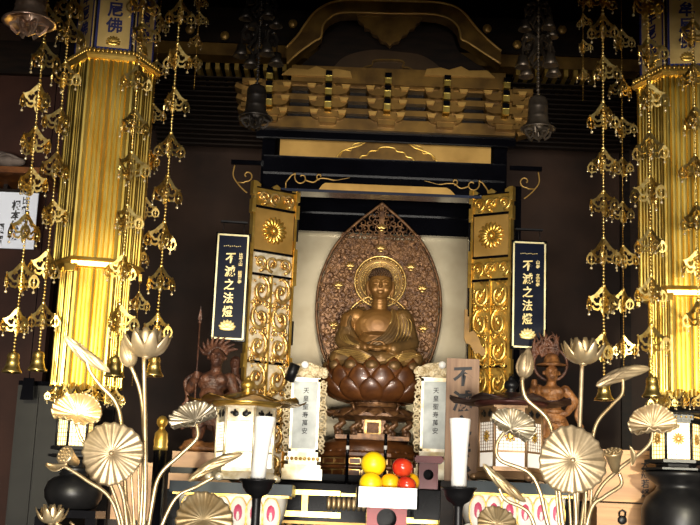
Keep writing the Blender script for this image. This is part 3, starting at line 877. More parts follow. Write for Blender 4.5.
el = [(37 * math.cos(a), -36 + 46 * math.sin(a), 2) for a in [(-.55 + 2.1 * PI / 1.0 * 0 + t_) for t_ in [(-.2 + (PI + .95) * i / 44) + .08 for i in range(45)]]]
el = [(37.5 * math.cos(a) , -40 + 44 * math.sin(a), 2) for a in [-.35 + (PI + .7) * i / 50 for i in range(51)]]
mb.tube(el, 1.1, 6)
el2 = [(p[0] * .93, -40 + (p[1] + 40) * .93, 2.4) for p in el]
for i, p in enumerate(el2): mb.ball(p, 1.2, 6, 4)
mb.build('body_halo_ring', CARVE, man)

# ================================================================== lotus pedestal
YPE = 6.4
ped = root('lotus_pedestal', (P(372, 470, YPE).x, YPE, ZP), 'brown carved tiered pedestal with a bowl of overlapping lotus petals', 'pedestal')
Mp = FZ(376, 400, YPE)
def z(py): return 400 - py
def petal(mb, a, r0, z0, r1, z1, wd, bulge, tipr, tipz, c=(0, 0, 0), th=1.0, nu=7, nv=6, tipw=.0, M=None, flare=0):
    """a petal standing on a ring: root at radius r0/height z0, shoulder r1/z1, tip"""
    ca, sa = math.cos(a), math.sin(a)
    def fn(u, v):
        t = u; s_ = (v - .5) * 2
        w_ = wd * (math.sin(PI * min(1, .12 + t * .88)) ** .7) * (1 if t < .99 else tipw)
        if t > .97: w_ = wd * tipw
        p0, p1, p2 = Vector((r0, z0)), Vector((r1, z1)), Vector((tipr, tipz))
        q = p0 * (1 - t) ** 2 + 2 * p1 * t * (1 - t) + p2 * t * t
        rad = q.x - bulge * s_ * s_ * math.sin(PI * t)
        x = rad * ca - s_ * w_ * sa; y_ = rad * sa + s_ * w_ * ca
        return (c[0] + x, c[1] + y_, c[2] + q.y)
    mb.sheet(fn, nu, nv, th, M=M)
mb = MB(Mp)
mb.lathe([(24, -3), (40, 2), (51, 14), (54, 24), (50, 29), (46, 31), (0, 31.6)], 40, c=(0, 0, 0), sy=.62)
pb = mb.build('lotus_bowl', REDW, ped)
def ring(n, ph, r0, z0, r1, z1, wd, bulge, tr, tz, name, m, sy=.62, tip=True):
    mb = MB(Mp @ Matrix.Diagonal((1, sy, 1, 1)))
    for k in range(n): petal(mb, 2 * PI * k / n + ph, r0, z0, r1, z1, wd, bulge, tr, tz)
    return mb.build(name, m, ped)
ring(14, .1, 46, 8, 57, 22, 12, 5, 49, 40, 'upper_petals', REDW)
ring(14, .1 + PI / 14, 42, 2, 62, 16, 13, 5, 53, 32, 'middle_petals', REDW)
ring(14, .1, 30, -3, 60, 2, 13, 5, 56, 20, 'lower_petals', REDW)
mb = MB(Mp @ Matrix.Diagonal((1, .62, 1, 1)))
for k in range(14):
    a = 2 * PI * k / 14 + .1
    mb.ball((48.6 * math.cos(a), 48.6 * math.sin(a), 31.5), (7, 7, 5.4), 12, 8)
mb.build('petal_tips', BUDR, ped)
Mp2 = FZ(375, 400, YPE)
mb = MB(Mp2)
mb.lathe([(23, 1), (24, -1), (23, -4), (24, -7), (26, -9)], 28, sy=.8)
for k in range(18):
    a = 2 * PI * k / 18; mb.tube([(Vector((24.6 * math.cos(a + (p.x) / 24), 24.6 * .8 * math.sin(a + p.x / 24), -3.5 + p.y))) for p in spiral(0, 0, 3, 0, 1.1, 8)], .7, 4)
mb.build('drum', BROWNW, ped)
mb = MB(Mp2)
def eight(c, rad, zz, h, sy=.72, rnd=1.0):
    mb.lathe([(rad * rnd, 0), (rad, 0), (rad, h), (rad * rnd, h)], 8, c=(0, 0, zz), ph=PI / 8, sy=sy, smooth=False)
mb.lathe([(30, -9), (40, -12), (47, -15), (46, -18), (36, -20), (30, -21)], 8, ph=PI / 8, sy=.7, smooth=False)
for k in range(8):
    a = PI / 8 + k * PI / 4; ca, sa = math.cos(a), math.sin(a) * .7
    mb.tube([(40 * ca, 40 * sa, -14), (48 * ca, 48 * sa, -15), (54 * ca, 54 * sa, -13), (58 * ca, 58 * sa, -8)], [2.5, 2.8, 2, .6], 6)
for k in range(16):
    a = 2 * PI * k / 16; petal(mb, a, 30, -9, 44, -12, 8, 0, 45, -19, th=.8)
mb.build('cloud_plate', BROWNW, ped)
mb = MB(Mp2)
mb.bb(-13, 11, -8, 8, -36, -20); 
mb.build('core_block', BROWNW, ped)
mb = MB(Mp2); mb.bb(-9.5, 6.5, -9.5, -8, -36, -21)
fr_ = mb.build('carved_plaque', CARVE, ped)
mb = MB(Mp2); mb.bb(-7.5, 4.5, -10, -9.4, -33.5, -23); 
mb.build('plaque_field', ORNW, fr_)
mb = MB(Mp2)
for x in (-35, -19, 17, 32):
    mb.tube(spline([(x, -6, -20), (x + 4, -9, -24), (x - 3, -9, -29), (x + 2, -8, -33), (x, -7, -38)], 4), [2, 2.6, 3, 3.2, 3.4, 3, 2.6, 2.4, 2.8, 3.2, 3, 2.6, 2.6, 3, 3.2, 3.4, 3.4], 7)
    mb.ball((x + 1, -9, -27), (3.6, 3, 3), 7, 5); mb.ball((x - 1, -8, -34), (4.2, 3, 3.2), 7, 5)
for x in (-14, 12):
    mb.ball((x, -9, -26), (3, 2.5, 3)); mb.ball((x, -9, -32), (3.4, 2.5, 3))
mb.build('carved_support', BROWNW, ped)
mb = MB(Mp2); mb.bb(-38, 34, -26, 26, -41, -37); mb.bb(-17, 15, -28, -24, -40, -35.5)
mb.build('middle_slab', BROWNW, ped)
Mp3 = FZ(369.5, 400, YPE)
mb = MB(Mp3 @ Matrix.Diagonal((1, .72, 1, 1)))
mb.lathe([(36, -41), (48, -45), (51, -51), (49, -55), (20, -55)], 36)
for k in range(26):
    petal(mb, 2 * PI * k / 26, 34, -40, 50, -43, 7, 1.5, 52, -55, th=1)
mb.build('downturned_petals', REDW, ped)
mb = MB(Mp3); 
for rad, za, zb in ((57, -58, -53), (50, -66, -58), (58, -69, -66), (52, -77.6, -69)):
    mb.lathe([(rad - 1, za), (rad, za + 1), (rad, zb - 1), (rad - 1, zb)], 8, ph=PI / 8, sy=.7, smooth=False)
mb.build('octagonal_base', REDW, ped)
mb = MB(Mp3)
for za, zb, rad in ((-65, -59, 50), (-77, -70, 52)):
    yf = -rad * math.cos(PI / 8) * .7 - .4; hw_ = rad * math.sin(PI / 8)
    for i in range(3):
        x0 = -hw_ + i * (2 * hw_ / 3) + .6; x1 = x0 + 2 * hw_ / 3 - 1.2
        for a, b, c, d in ((x0, x1, zb - .8, zb), (x0, x1, za, za + .8), (x0, x0 + .8, za, zb), (x1 - .8, x1, za, zb)): mb.bb(a, b, yf - .6, yf + .4, c, d)
    for s_ in (-1, 1):
        mid = Vector((s_ * (hw_ + rad * math.cos(PI / 8)) / 2, -.7 * (hw_ + rad * math.cos(PI / 8)) / 2, 0))
        d = Vector((rad * math.cos(PI / 8) - hw_, .7 * (rad * math.cos(PI / 8) - hw_), 0)); Lx = d.length; ang = math.atan2(d.y, d.x) * s_
        rt = Matrix.Translation(mid + Vector((s_ * .4, -.5, 0))) @ Matrix.Rotation(ang, 4, 'Z')
        for a, b, c, d_ in ((-Lx * .4, Lx * .4, zb - .8, zb), (-Lx * .4, Lx * .4, za, za + .8), (-Lx * .4, -Lx * .4 + .8, za, zb), (Lx * .4 - .8, Lx * .4, za, zb), (-.4, .4, za, zb)): mb.bb(a, b, -.4, .4, c, d_, M=rt)
mb.build('gilt_frame', CARVE, ped)
# two slim black incense rods
for i, (px, lab) in enumerate(((346.5, 'slim black rod with a white band, left of the centre plaque'), (384.5, 'slim black rod with a white band, right of the centre plaque'))):
    Mr = FZ(px, 478, 5.95)
    t = root('slim_rod', P(px, 486, 5.95), lab, 'rod', 'slim black rods before the pedestal')
    zf = (P(385, 486, 5.7).z + .0005 - (Mr @ Vector((0, 0, 0))).z) / S(px, 478, 5.95)
    MB(Mr).lathe([(1.6, zf), (1.6, 42), (.8, 44), (0, 44)], 10).build('rod', BLACK, t)
    MB(Mr).lathe([(1.8, 28), (1.8, 32)], 10).build('band', WAX, t); MB(Mr).lathe([(4, zf), (4, zf + 2), (1.6, zf + 4)], 12).build('foot', BLACK, t)

# ================================================================== white memorial tablets
def tablet(cx, label, text, mir):
    Y = 5.93
    Mt = F(cx, 452, Y)
    t = root('memorial_tablet', (P(cx, 480, Y).x, Y, P(cx, 480, Y).z), label, 'tablet', 'tall white memorial tablets flanking the seated figure')
    mb = MB(Mt); mb.bb(-13, 13, 0, 72, -4, 1.5); mb.build('panel', bpy.data.materials.get('tablet_face') or mat('tablet_face', (150, 154, 150), (186, 190, 184), .1, .4, 12), t)
    mb = MB(Mt)
    for a, b, c, d in ((-14.5, -12, 0, 74), (12, 14.5, 0, 74), (-14.5, 14.5, 71, 75), (-14.5, 14.5, 0, 3)): mb.bb(a, b, c, d, -4, 3)
    mb.build('frame', mat('gilt_frame_white', (206, 186, 140), (246, 240, 224), .4, .3, 22), t)
    mb = MB(Mt)
    rr = random.Random(3)
    for s_ in (-1, 1):
        for k in range(22):
            y = 2 + k * 3.3; ww = 3.2 + 1.2 * math.sin(k / 21 * PI) 
            zj = rr.uniform(0, 1.6); mb.tube([(s_ * (17 + (p.x)), y + p.y, zj) for p in spiral(ww * .2, 0, ww, rr.random() * 6, rr.choice((-1, 1)), 8)], 1.1, 5)
    for k in range(60):
        x = rr.uniform(-20, 20); y = 79 + rr.random() * (9 - abs(x) * .3)
        zj = rr.uniform(-.4, 2); mb.tube([(p.x, p.y, zj) for p in spiral(x, y, 3.6, rr.random() * 6, rr.choice((-1, 1)), 8)], 1.3, 5)
    mb.build('carved_border', bpy.data.materials.get('pale_carving') or mat('pale_carving', (172, 150, 108), (226, 210, 174), .08, .45, 40), t)
    MB(Mt).ball((0, 83, -2), (17, 8, 3), 24, 14).build('crest_mound', bpy.data.materials['pale_carving'], t)
    mb = MB(Mt); mb.ball((mir * 4 + 2, 88, 4), (4, 4, 3), 12, 8); mb.build('jewel', WAX, t)
    mb = MB(Mt)
    for y0, y1, hw_, zz in ((-5, 0, 15, 5), (-9, -5, 18, 7), (-13, -9, 14, 4), (-17, -13, 18, 8), (-28, -17, 20, 10)): mb.bb(-hw_, hw_, y0, y1, -8, zz)
    mb.build('base', mat('gilt_white_base', (196, 176, 130), (244, 236, 214), .4, .3, 12), t)
    mb = MB(Mt)
    for k in range(8): mb.ball((-15 + k * 4.3, -7, 7), (2, 2, 1.6), 7, 5)
    mb.build('bead_row', CARVE, t)
    mb = MB(Mt); write(mb, text, .5, 62, 6.6, 8.2, 1.6, .01); mb.build('lettering', INK, t)
    return t
tablet(303, 'white gilt framed memorial tablet beside the left carved door', '天皇聖寿萬安', -1)
tablet(434, 'white gilt framed memorial tablet partly behind the wooden sign board', '天皇聖寿萬安', 1)
# small black lamp clipped on the left tablet
Ml = F(292, 372, 5.8)
cl = root('clip_lamp', P(292, 380, 5.86), 'small black cylinder lamp perched on top of the left white tablet', 'lamp')
mb = MB(Ml); mb.tube([(-3, -8, -6), (3, 8, -2)], 5.4, 14); mb.build('housing', BLACKM, cl)
mb = MB(Ml); mb.tube([(-1, -2, -8), (-1, -9, -10)], 1.5, 8); mb.build('bracket', BLACKM, cl)

# ================================================================== wooden sign board
Msn = F(462, 420, 5.55)
sg = MB(Msn).bb(-16.5, 16.5, -61, 62, -3, 0)
sg = sg.build('wooden_sign_board', SIGNW)
tag(sg, 'upright weathered wooden board with brushed black characters behind right candle', 'sign')
mb = MB(Msn); write(mb, '不滅之法燈', 0, 44, 21, 25, .3, .035); mb.build('lettering', INK, sg)
# support under the board
MB().bb(P(441, 482, 5.5).x, P(484, 482, 5.5).x, 5.5, 5.62, 0, P(462, 482, 5.55).z).build('sign_plinth', DARKW, alt)

# ================================================================== black plaques
def plaque(cx, cy, w_, h_, yaw, Y, small, label):
    Mq = F(cx, cy, Y, yaw)
    t = root('hanging_plaque', P(cx, cy + h_ / 2, Y), label, 'plaque', 'navy plaques with gold characters hung beside the doors')
    MB(Mq).bb(-w_ / 2, w_ / 2, -h_ / 2, h_ / 2, -3, 0).build('board', BLACK, t)
    mb = MB(Mq); a, b = w_ / 2 - 1.5, h_ / 2 - 1.5
    for q in ((-a, a, b - 1.6, b), (-a, a, -b, -b + 1.6), (-a, -a + 1.6, -b, b), (a - 1.6, a, -b, b)): mb.bb(*q, 0, 1)
    mb.build('border', mat('cream_gold_paint', (226, 210, 150), (244, 232, 186), .2, .4, 20), t)
    MB(Mq).bb(-a + 1.6, a - 1.6, -b + 1.6, b - 1.6, 0, .3).build('field', NAVY, t)
    CG = bpy.data.materials.get('gold_lettering') or mat('gold_lettering', (236, 206, 128), (250, 230, 170), .2, .4, 20)
    mb = MB(Mq); write(mb, '不滅之法燈', -1.5, h_ / 2 - 25.5, 11.5, 13.4, .4, .018); write(mb, small, 8.6, h_ / 2 - 22, 4.4, 4.5, .4, .02)
    for k in range(9): mb.bb(-9 + k * 2, -8 + k * 2, h_ / 2 - 14 + .3 * (k % 3), h_ / 2 - 13.4 + .3 * (k % 3), .3, .5)
    mb.build('lettering', CG, t)
    mb = MB(Mq)
    for k in range(7):
        an = PI / 2 + (k - 3) * .42; rt = Matrix.Rotation(an, 3, 'Z')
        mb.ball(Vector((-1, -h_ / 2 + 12, 1)) + rt @ Vector((4.4, 0, 0)), (5, 1.9, .8), 8, 5, rot=rt)
    mb.ball((-1, -h_ / 2 + 12, 1.2), (8, 2.2, .9), 10, 5); mb.ball((-1, -h_ / 2 + 16, 1.4), (4.4, 2.4, 1), 10, 5)
    mb.build('lotus_emblem', CG, t)
    mb = MB(Mq)
    for s_ in (-1, 1): mb.tube([(s_ * w_ * .3, h_ / 2, -1), (s_ * w_ * .3, h_ / 2 + 12, -3)], .35, 5)
    mb.bb(-w_ * .3 - 3, w_ * .3 + 3, h_ / 2 + 11, h_ / 2 + 12.6, -6, -1)
    mb.build('hanger', BLACKM, t)
plaque(230.5, 286.5, 34.5, 108, 6, 5.8, '比叡山 延暦寺', 'navy plaque with gold characters hung left of the carved doors')
plaque(529, 294.5, 36, 109, 0, 5.8, '山寺 立石寺', 'navy plaque with gold characters hung right of the carved doors')

# ================================================================== guardians
def guardian_left():
    Y = 5.7; Mg = F(209, 440, Y, corr=False); s_ = S(209, 440, Y)
    t = root('guardian_statue', P(209, 448, Y), 'dusky red carved wooden guardian with a spear below the left plaque', 'statue')
    mb = MB(Mg)
    mb.ball((3, 83, 2), (8, 9.5, 8.5)); mb.ball((3, 78, 5), (6, 6, 5.5))
    mb.ball((3, 83, 10.5), (1.8, 2.4, 2)); mb.ball((0, 85.5, 9.6), (2, 1.2, 1)); mb.ball((6, 85.5, 9.6), (2, 1.2, 1)); mb.ball((3, 77.6, 10), (3, 1, 1.2))
    mb.tube([(-5, 84, 0), (-6, 81, 1)], 2, 6); mb.tube([(11, 84, 0), (12, 81, 1)], 2, 6)
    cap(mb, (3, 74, 0), (2, 66, 0), 5.5, 6)
    mb.ball((1, 58, 0), (17, 12, 10)); mb.ball((-5, 60, 6), (8, 6, 5)); mb.ball((8, 60, 6), (8, 6, 5)); mb.ball((0, 44, 1), (13, 13, 10)); mb.ball((0, 42, 7), (9, 8, 5))
    cap(mb, (-15, 62, 0), (-22, 50, 2), 6.5, 5); cap(mb, (-22, 50, 2), (-15, 62, 12), 5, 3.8); mb.ball((-14.5, 63, 13), (3.8, 4, 3.6))
    cap(mb, (17, 62, 0), (24, 48, 0), 6.5, 5); cap(mb, (24, 48, 0), (12, 40, 8), 5, 3.8); mb.ball((10, 39, 9), (4, 4, 3.6))
    for k in range(4): mb.tube([(-17.5, 60 + k * 2, 15), (-14.5, 60 + k * 2, 17), (-12, 60 + k * 2, 15)], 1, 5)
    cap(mb, (-7, 34, 0), (-11, 6, 3), 9, 6.5); cap(mb, (7, 34, 0), (10, 6, 0), 9, 6.5)
    mb.ball((-11, -2, 6), (5, 3.5, 8)); mb.ball((10, -2, 4), (5, 3.5, 8)); cap(mb, (-11, 8, 3), (-11, -1, 3), 6.5, 4.5); cap(mb, (10, 8, 0), (10, -1, 1), 6.5, 4.5)
    floor_clamp(blob_mesh(mb, .8 * s_, 2), P(204, 452, 5.5).z + .002).build('body', DORNW, t)
    mb = MB(Mg)
    def skirt(u, v):
        a = 2 * PI * v; r_ = 14 + 6 * u + 1.6 * math.sin(9 * a) * u
        return (r_ * math.cos(a), 36 - 24 * u + 2 * math.sin(5 * a), r_ * .7 * math.sin(a) + 1)
    mb.sheet(skirt, 8, 44, 1, wrap=True)
    mb.tube([(13 * math.cos(2 * PI * i / 20), 36, 11 * math.sin(2 * PI * i / 20) + 1) for i in range(20)], 2.4, 6, closed=True)
    for s2 in (-1, 1): mb.tube(spline([(s2 * 18, 66, -2), (s2 * 28, 58, -4), (s2 * 25, 40, -4), (s2 * 33, 26, -3), (s2 * 27, 10, -2)], 5), 2.2, 6, flat=.5)
    mb.build('skirt', DORNW, t)
    mb = MB(Mg)
    for k in range(9):
        a = -1.1 + k * .28 + PI / 2; mb.tube(spline([(3 + 8 * math.cos(a), 84 + 8 * math.sin(a), -3), (3 + 15 * math.cos(a + .15), 84 + 14 * math.sin(a + .15), -5), (3 + 22 * math.cos(a - .05), 84 + 22 * math.sin(a - .05), -5)], 4), [3, 3, 2.6, 2.6, 2.2, 2, 1.6, 1, .5], 6)
    mb.build('hair', DORNW, t)
    mb = MB(Mg); mb.tube([(-15, 14, 14), (-15.5, 122, 10)], .9, 6); mb.prism([(-17.4, 120), (-15.5, 134), (-13.6, 120), (-15.5, 117)], 9.4, 10.6); mb.ball((-15.5, 117, 10), 1.8, 6, 4)
    mb.build('spear', DORNW, t)
    mb = MB(Mg); mb.ball((0, -9, 2), (30, 7, 17), 16, 8); mb.ball((-14, -6, 6), (12, 7, 10)); mb.ball((12, -7, 5), (13, 7, 10)); floor_clamp(mb, P(204, 452, 5.5).z + .001).build('rock_base', ORNW, t)
    mb = MB(F(222, 372, 5.95, corr=False))       # arched carved board behind
    return t
guardian_left()
def guardian_right():
    Y = 5.7; Mg = F(551, 445, Y, corr=False); s_ = S(551, 445, Y)
    t = root('guardian_statue', P(551, 450, Y), 'orange brown carved wooden guardian with hand on hip below the right plaque', 'statue')
    mb = MB(Mg)
    mb.ball((0, 72, 2), (7, 8.5, 7.5)); mb.ball((0, 68, 4.5), (5.6, 5.5, 5)); mb.ball((0, 72, 9.4), (1.6, 2.4, 2)); mb.ball((-3, 74.5, 8.6), (2, 1.2, 1)); mb.ball((3, 74.5, 8.6), (2, 1.2, 1)); mb.ball((0, 67, 9), (2.8, 1, 1.2))
    for s2 in (-1, 1): mb.tube([(s2 * 7.4, 74, 0), (s2 * 8, 70, 1)], 1.8, 6)
    cap(mb, (0, 66, 0), (0, 58, 0), 4.8, 5.4)
    mb.ball((0, 52, 0), (14, 9, 8.5)); mb.ball((-6, 53, 5), (7, 5, 4.5)); mb.ball((6, 53, 5), (7, 5, 4.5)); mb.ball((0, 40, 1), (10, 11, 8))
    cap(mb, (-13, 55, 0), (-20, 45, 3), 5.5, 4.6); cap(mb, (-20, 45, 3), (-19, 58, 10), 4.6, 3.4); mb.ball((-19, 60, 11), (3.4, 3.8, 3.2))
    cap(mb, (14, 55, 0), (24, 44, 0), 5.5, 4.6); cap(mb, (24, 44, 0), (15, 32, 5), 4.6, 3.4); mb.ball((13, 31, 6), (3.6, 3.4, 3.2))
    for k in range(4): mb.tube([(12 - k * 1.6, 33, 8), (11.5 - k * 1.6, 29, 8.5)], 1, 5); mb.tube([(-21.5, 57.5 + k * 1.8, 12), (-19, 57.5 + k * 1.8, 14.5), (-16.6, 57.5 + k * 1.8, 13)], 1, 5)
    cap(mb, (-6, 30, 0), (-8, 4, 2), 8, 5.5); cap(mb, (6, 30, 0), (9, 4, 0), 8, 5.5); mb.ball((-9, -1, 5), (4.5, 3, 7)); mb.ball((9, -1, 4), (4.5, 3, 7)); cap(mb, (-8, 6, 2), (-8.5, 0, 2), 5.5, 4); cap(mb, (9, 6, 0), (9, 0, 1), 5.5, 4)
    floor_clamp(blob_mesh(mb, .8 * s_, 2), P(555, 454, 5.5).z + .002).build('body', ORNW, t)
    mb = MB(Mg)
    def skirt(u, v):
        a = 2 * PI * v; r_ = 11 + 9 * u + 1.8 * math.sin(8 * a) * u
        return (r_ * math.cos(a) + 2 * u, 33 - 30 * u + 2.5 * math.sin(3 * a + 1) * u, r_ * .7 * math.sin(a) + 1)
    mb.sheet(skirt, 10, 48, 1, wrap=True)
    mb.tube([(11 * math.cos(2 * PI * i / 20), 33, 9 * math.sin(2 * PI * i / 20) + 1) for i in range(20)], 2.6, 6, closed=True)
    for k in range(4): mb.tube(spline([(-9 + k * 2, 33 - k * 3, 9), (0, 22 - k * 5, 14), (12, 24 - k * 5, 11)], 5), 1.1, 5)
    mb.tube(spline([(20, 50, 0), (28, 42, -2), (26, 30, -2), (32, 18, -2)], 5), 2.4, 6, flat=.5)
    mb.tube(spline([(-14, 60, -2), (-24, 50, -3), (-22, 38, -2), (-27, 26, -2)], 5), 2.4, 6, flat=.5)
    mb.build('skirt', ORNW, t)
    mb = MB(Mg); mb.lathe([(16, 0), (15, 1), (8.5, 3.2), (7.5, 8), (4, 12), (0, 13)], 22, c=(0, 0, 0), M=Matrix.Translation((0, 79.5, 1)) @ Matrix.Rotation(-PI / 2, 4, 'X'))
    mb.build('brimmed_helmet', ORNW, t)
    mb = MB(Mg); rr = random.Random(5)
    for k in range(16):
        a = PI * .5 + rr.uniform(-.75, .95); r0 = rr.uniform(11, 16)
        x0, y0 = -4 + r0 * math.cos(a), 84 + r0 * math.sin(a)
        mb.tube(spline([(x0, y0 - 6, -6), (x0 + rr.uniform(-4, 4), y0 + 3, -7), (x0 + rr.uniform(-4, 4), y0 + 9, -6), (x0 + rr.uniform(-3, 5), y0 + rr.uniform(13, 20), -7)], 3), [2.4, 2.6, 2.4, 2.2, 2, 1.8, 1.5, 1.1, .8, .4], 5)
    mb.tube([(-19 + 19 + 17 * math.cos(2 * PI * i / 24), 82 + 17 * math.sin(2 * PI * i / 24), -6) for i in range(24)], 1.6, 6, closed=True)
    mb.build('flame_halo', DORNW, t)
    mb = MB(Mg); mb.ball((0, -8, 1), (24, 7, 14), 16, 8); mb.ball((-11, -5, 5), (10, 6, 8)); mb.ball((11, -6, 4), (10, 6, 8)); floor_clamp(mb, P(555, 454, 5.5).z + .001).build('rock_base', ORNW, t)
guardian_right()
# dark carved figure board right of the left guardian
Mg = F(231, 440, 5.95)
pb_ = root('carved_attendant', P(231, 446, 5.95), 'dark reddish carved attendant figure standing half hidden beside left guardian', 'statue')
mb = MB(Mg); mb.ball((0, 78, 0), (6, 7.5, 6)); mb.ball((0, 78, 6), (1.4, 2, 1.6)); cap(mb, (0, 72, 0), (0, 66, 0), 4, 4.4); mb.ball((0, 58, 0), (11, 10, 7)); mb.ball((0, 30, 0), (12, 34, 8))
cap(mb, (-9, 60, 1), (-10, 46, 4), 4.4, 4); cap(mb, (-10, 46, 4), (-1, 50, 9), 4, 3); cap(mb, (9, 60, 1), (10, 46, 4), 4.4, 4); cap(mb, (10, 46, 4), (1, 50, 9), 4, 3); mb.ball((0, 52, 10), (3, 5, 3)); mb.ball((0, -2, 0), (13, 4, 10))
floor_clamp(blob_mesh(mb, .9 * S(231, 440, 5.95), 2), P(204, 452, 5.5).z + .001).build('body', DORNW, pb_)
# wooden steps that carry the guardians
for nm, x0, x1, y0, lab in (('left', 172, 229, 450, 'stepped pine stand with black rails below the left guardian'), ('right', 530, 585, 452, 'stepped pine stand with black rails below the right guardian')):
    st = root('stepped_stand', (P((x0 + x1) / 2, 500, 5.55).x, 5.6, 0), lab, 'stand')
    mb = MB(); pbox(mb, x0, y0 + 2, x1, y0 + 18, 5.5, .55); pbox(mb, x0 - 4, y0 + 24, x1 + 3, y0 + 40, 5.4, .6); mb.build('plank_step', PINE, st)
    mb = MB(); pbox(mb, x0 - 2, y0 + 18, x1 + 2, y0 + 24, 5.46, .55); pbox(mb, x0 - 5, y0 + 40, x1 + 4, y0 + 48, 5.36, .6); mb.build('black_rail', BLACK, st)
    mb = MB(); l = P(x0 - 4, y0 + 40, 5.42).x; r = P(x1 + 2, y0 + 40, 5.42).x; mb.bb(l, r, 5.42, 6.0, 0, P((x0 + x1) / 2, y0 + 47, 5.42).z); mb.build('carcass', BLACK, st)
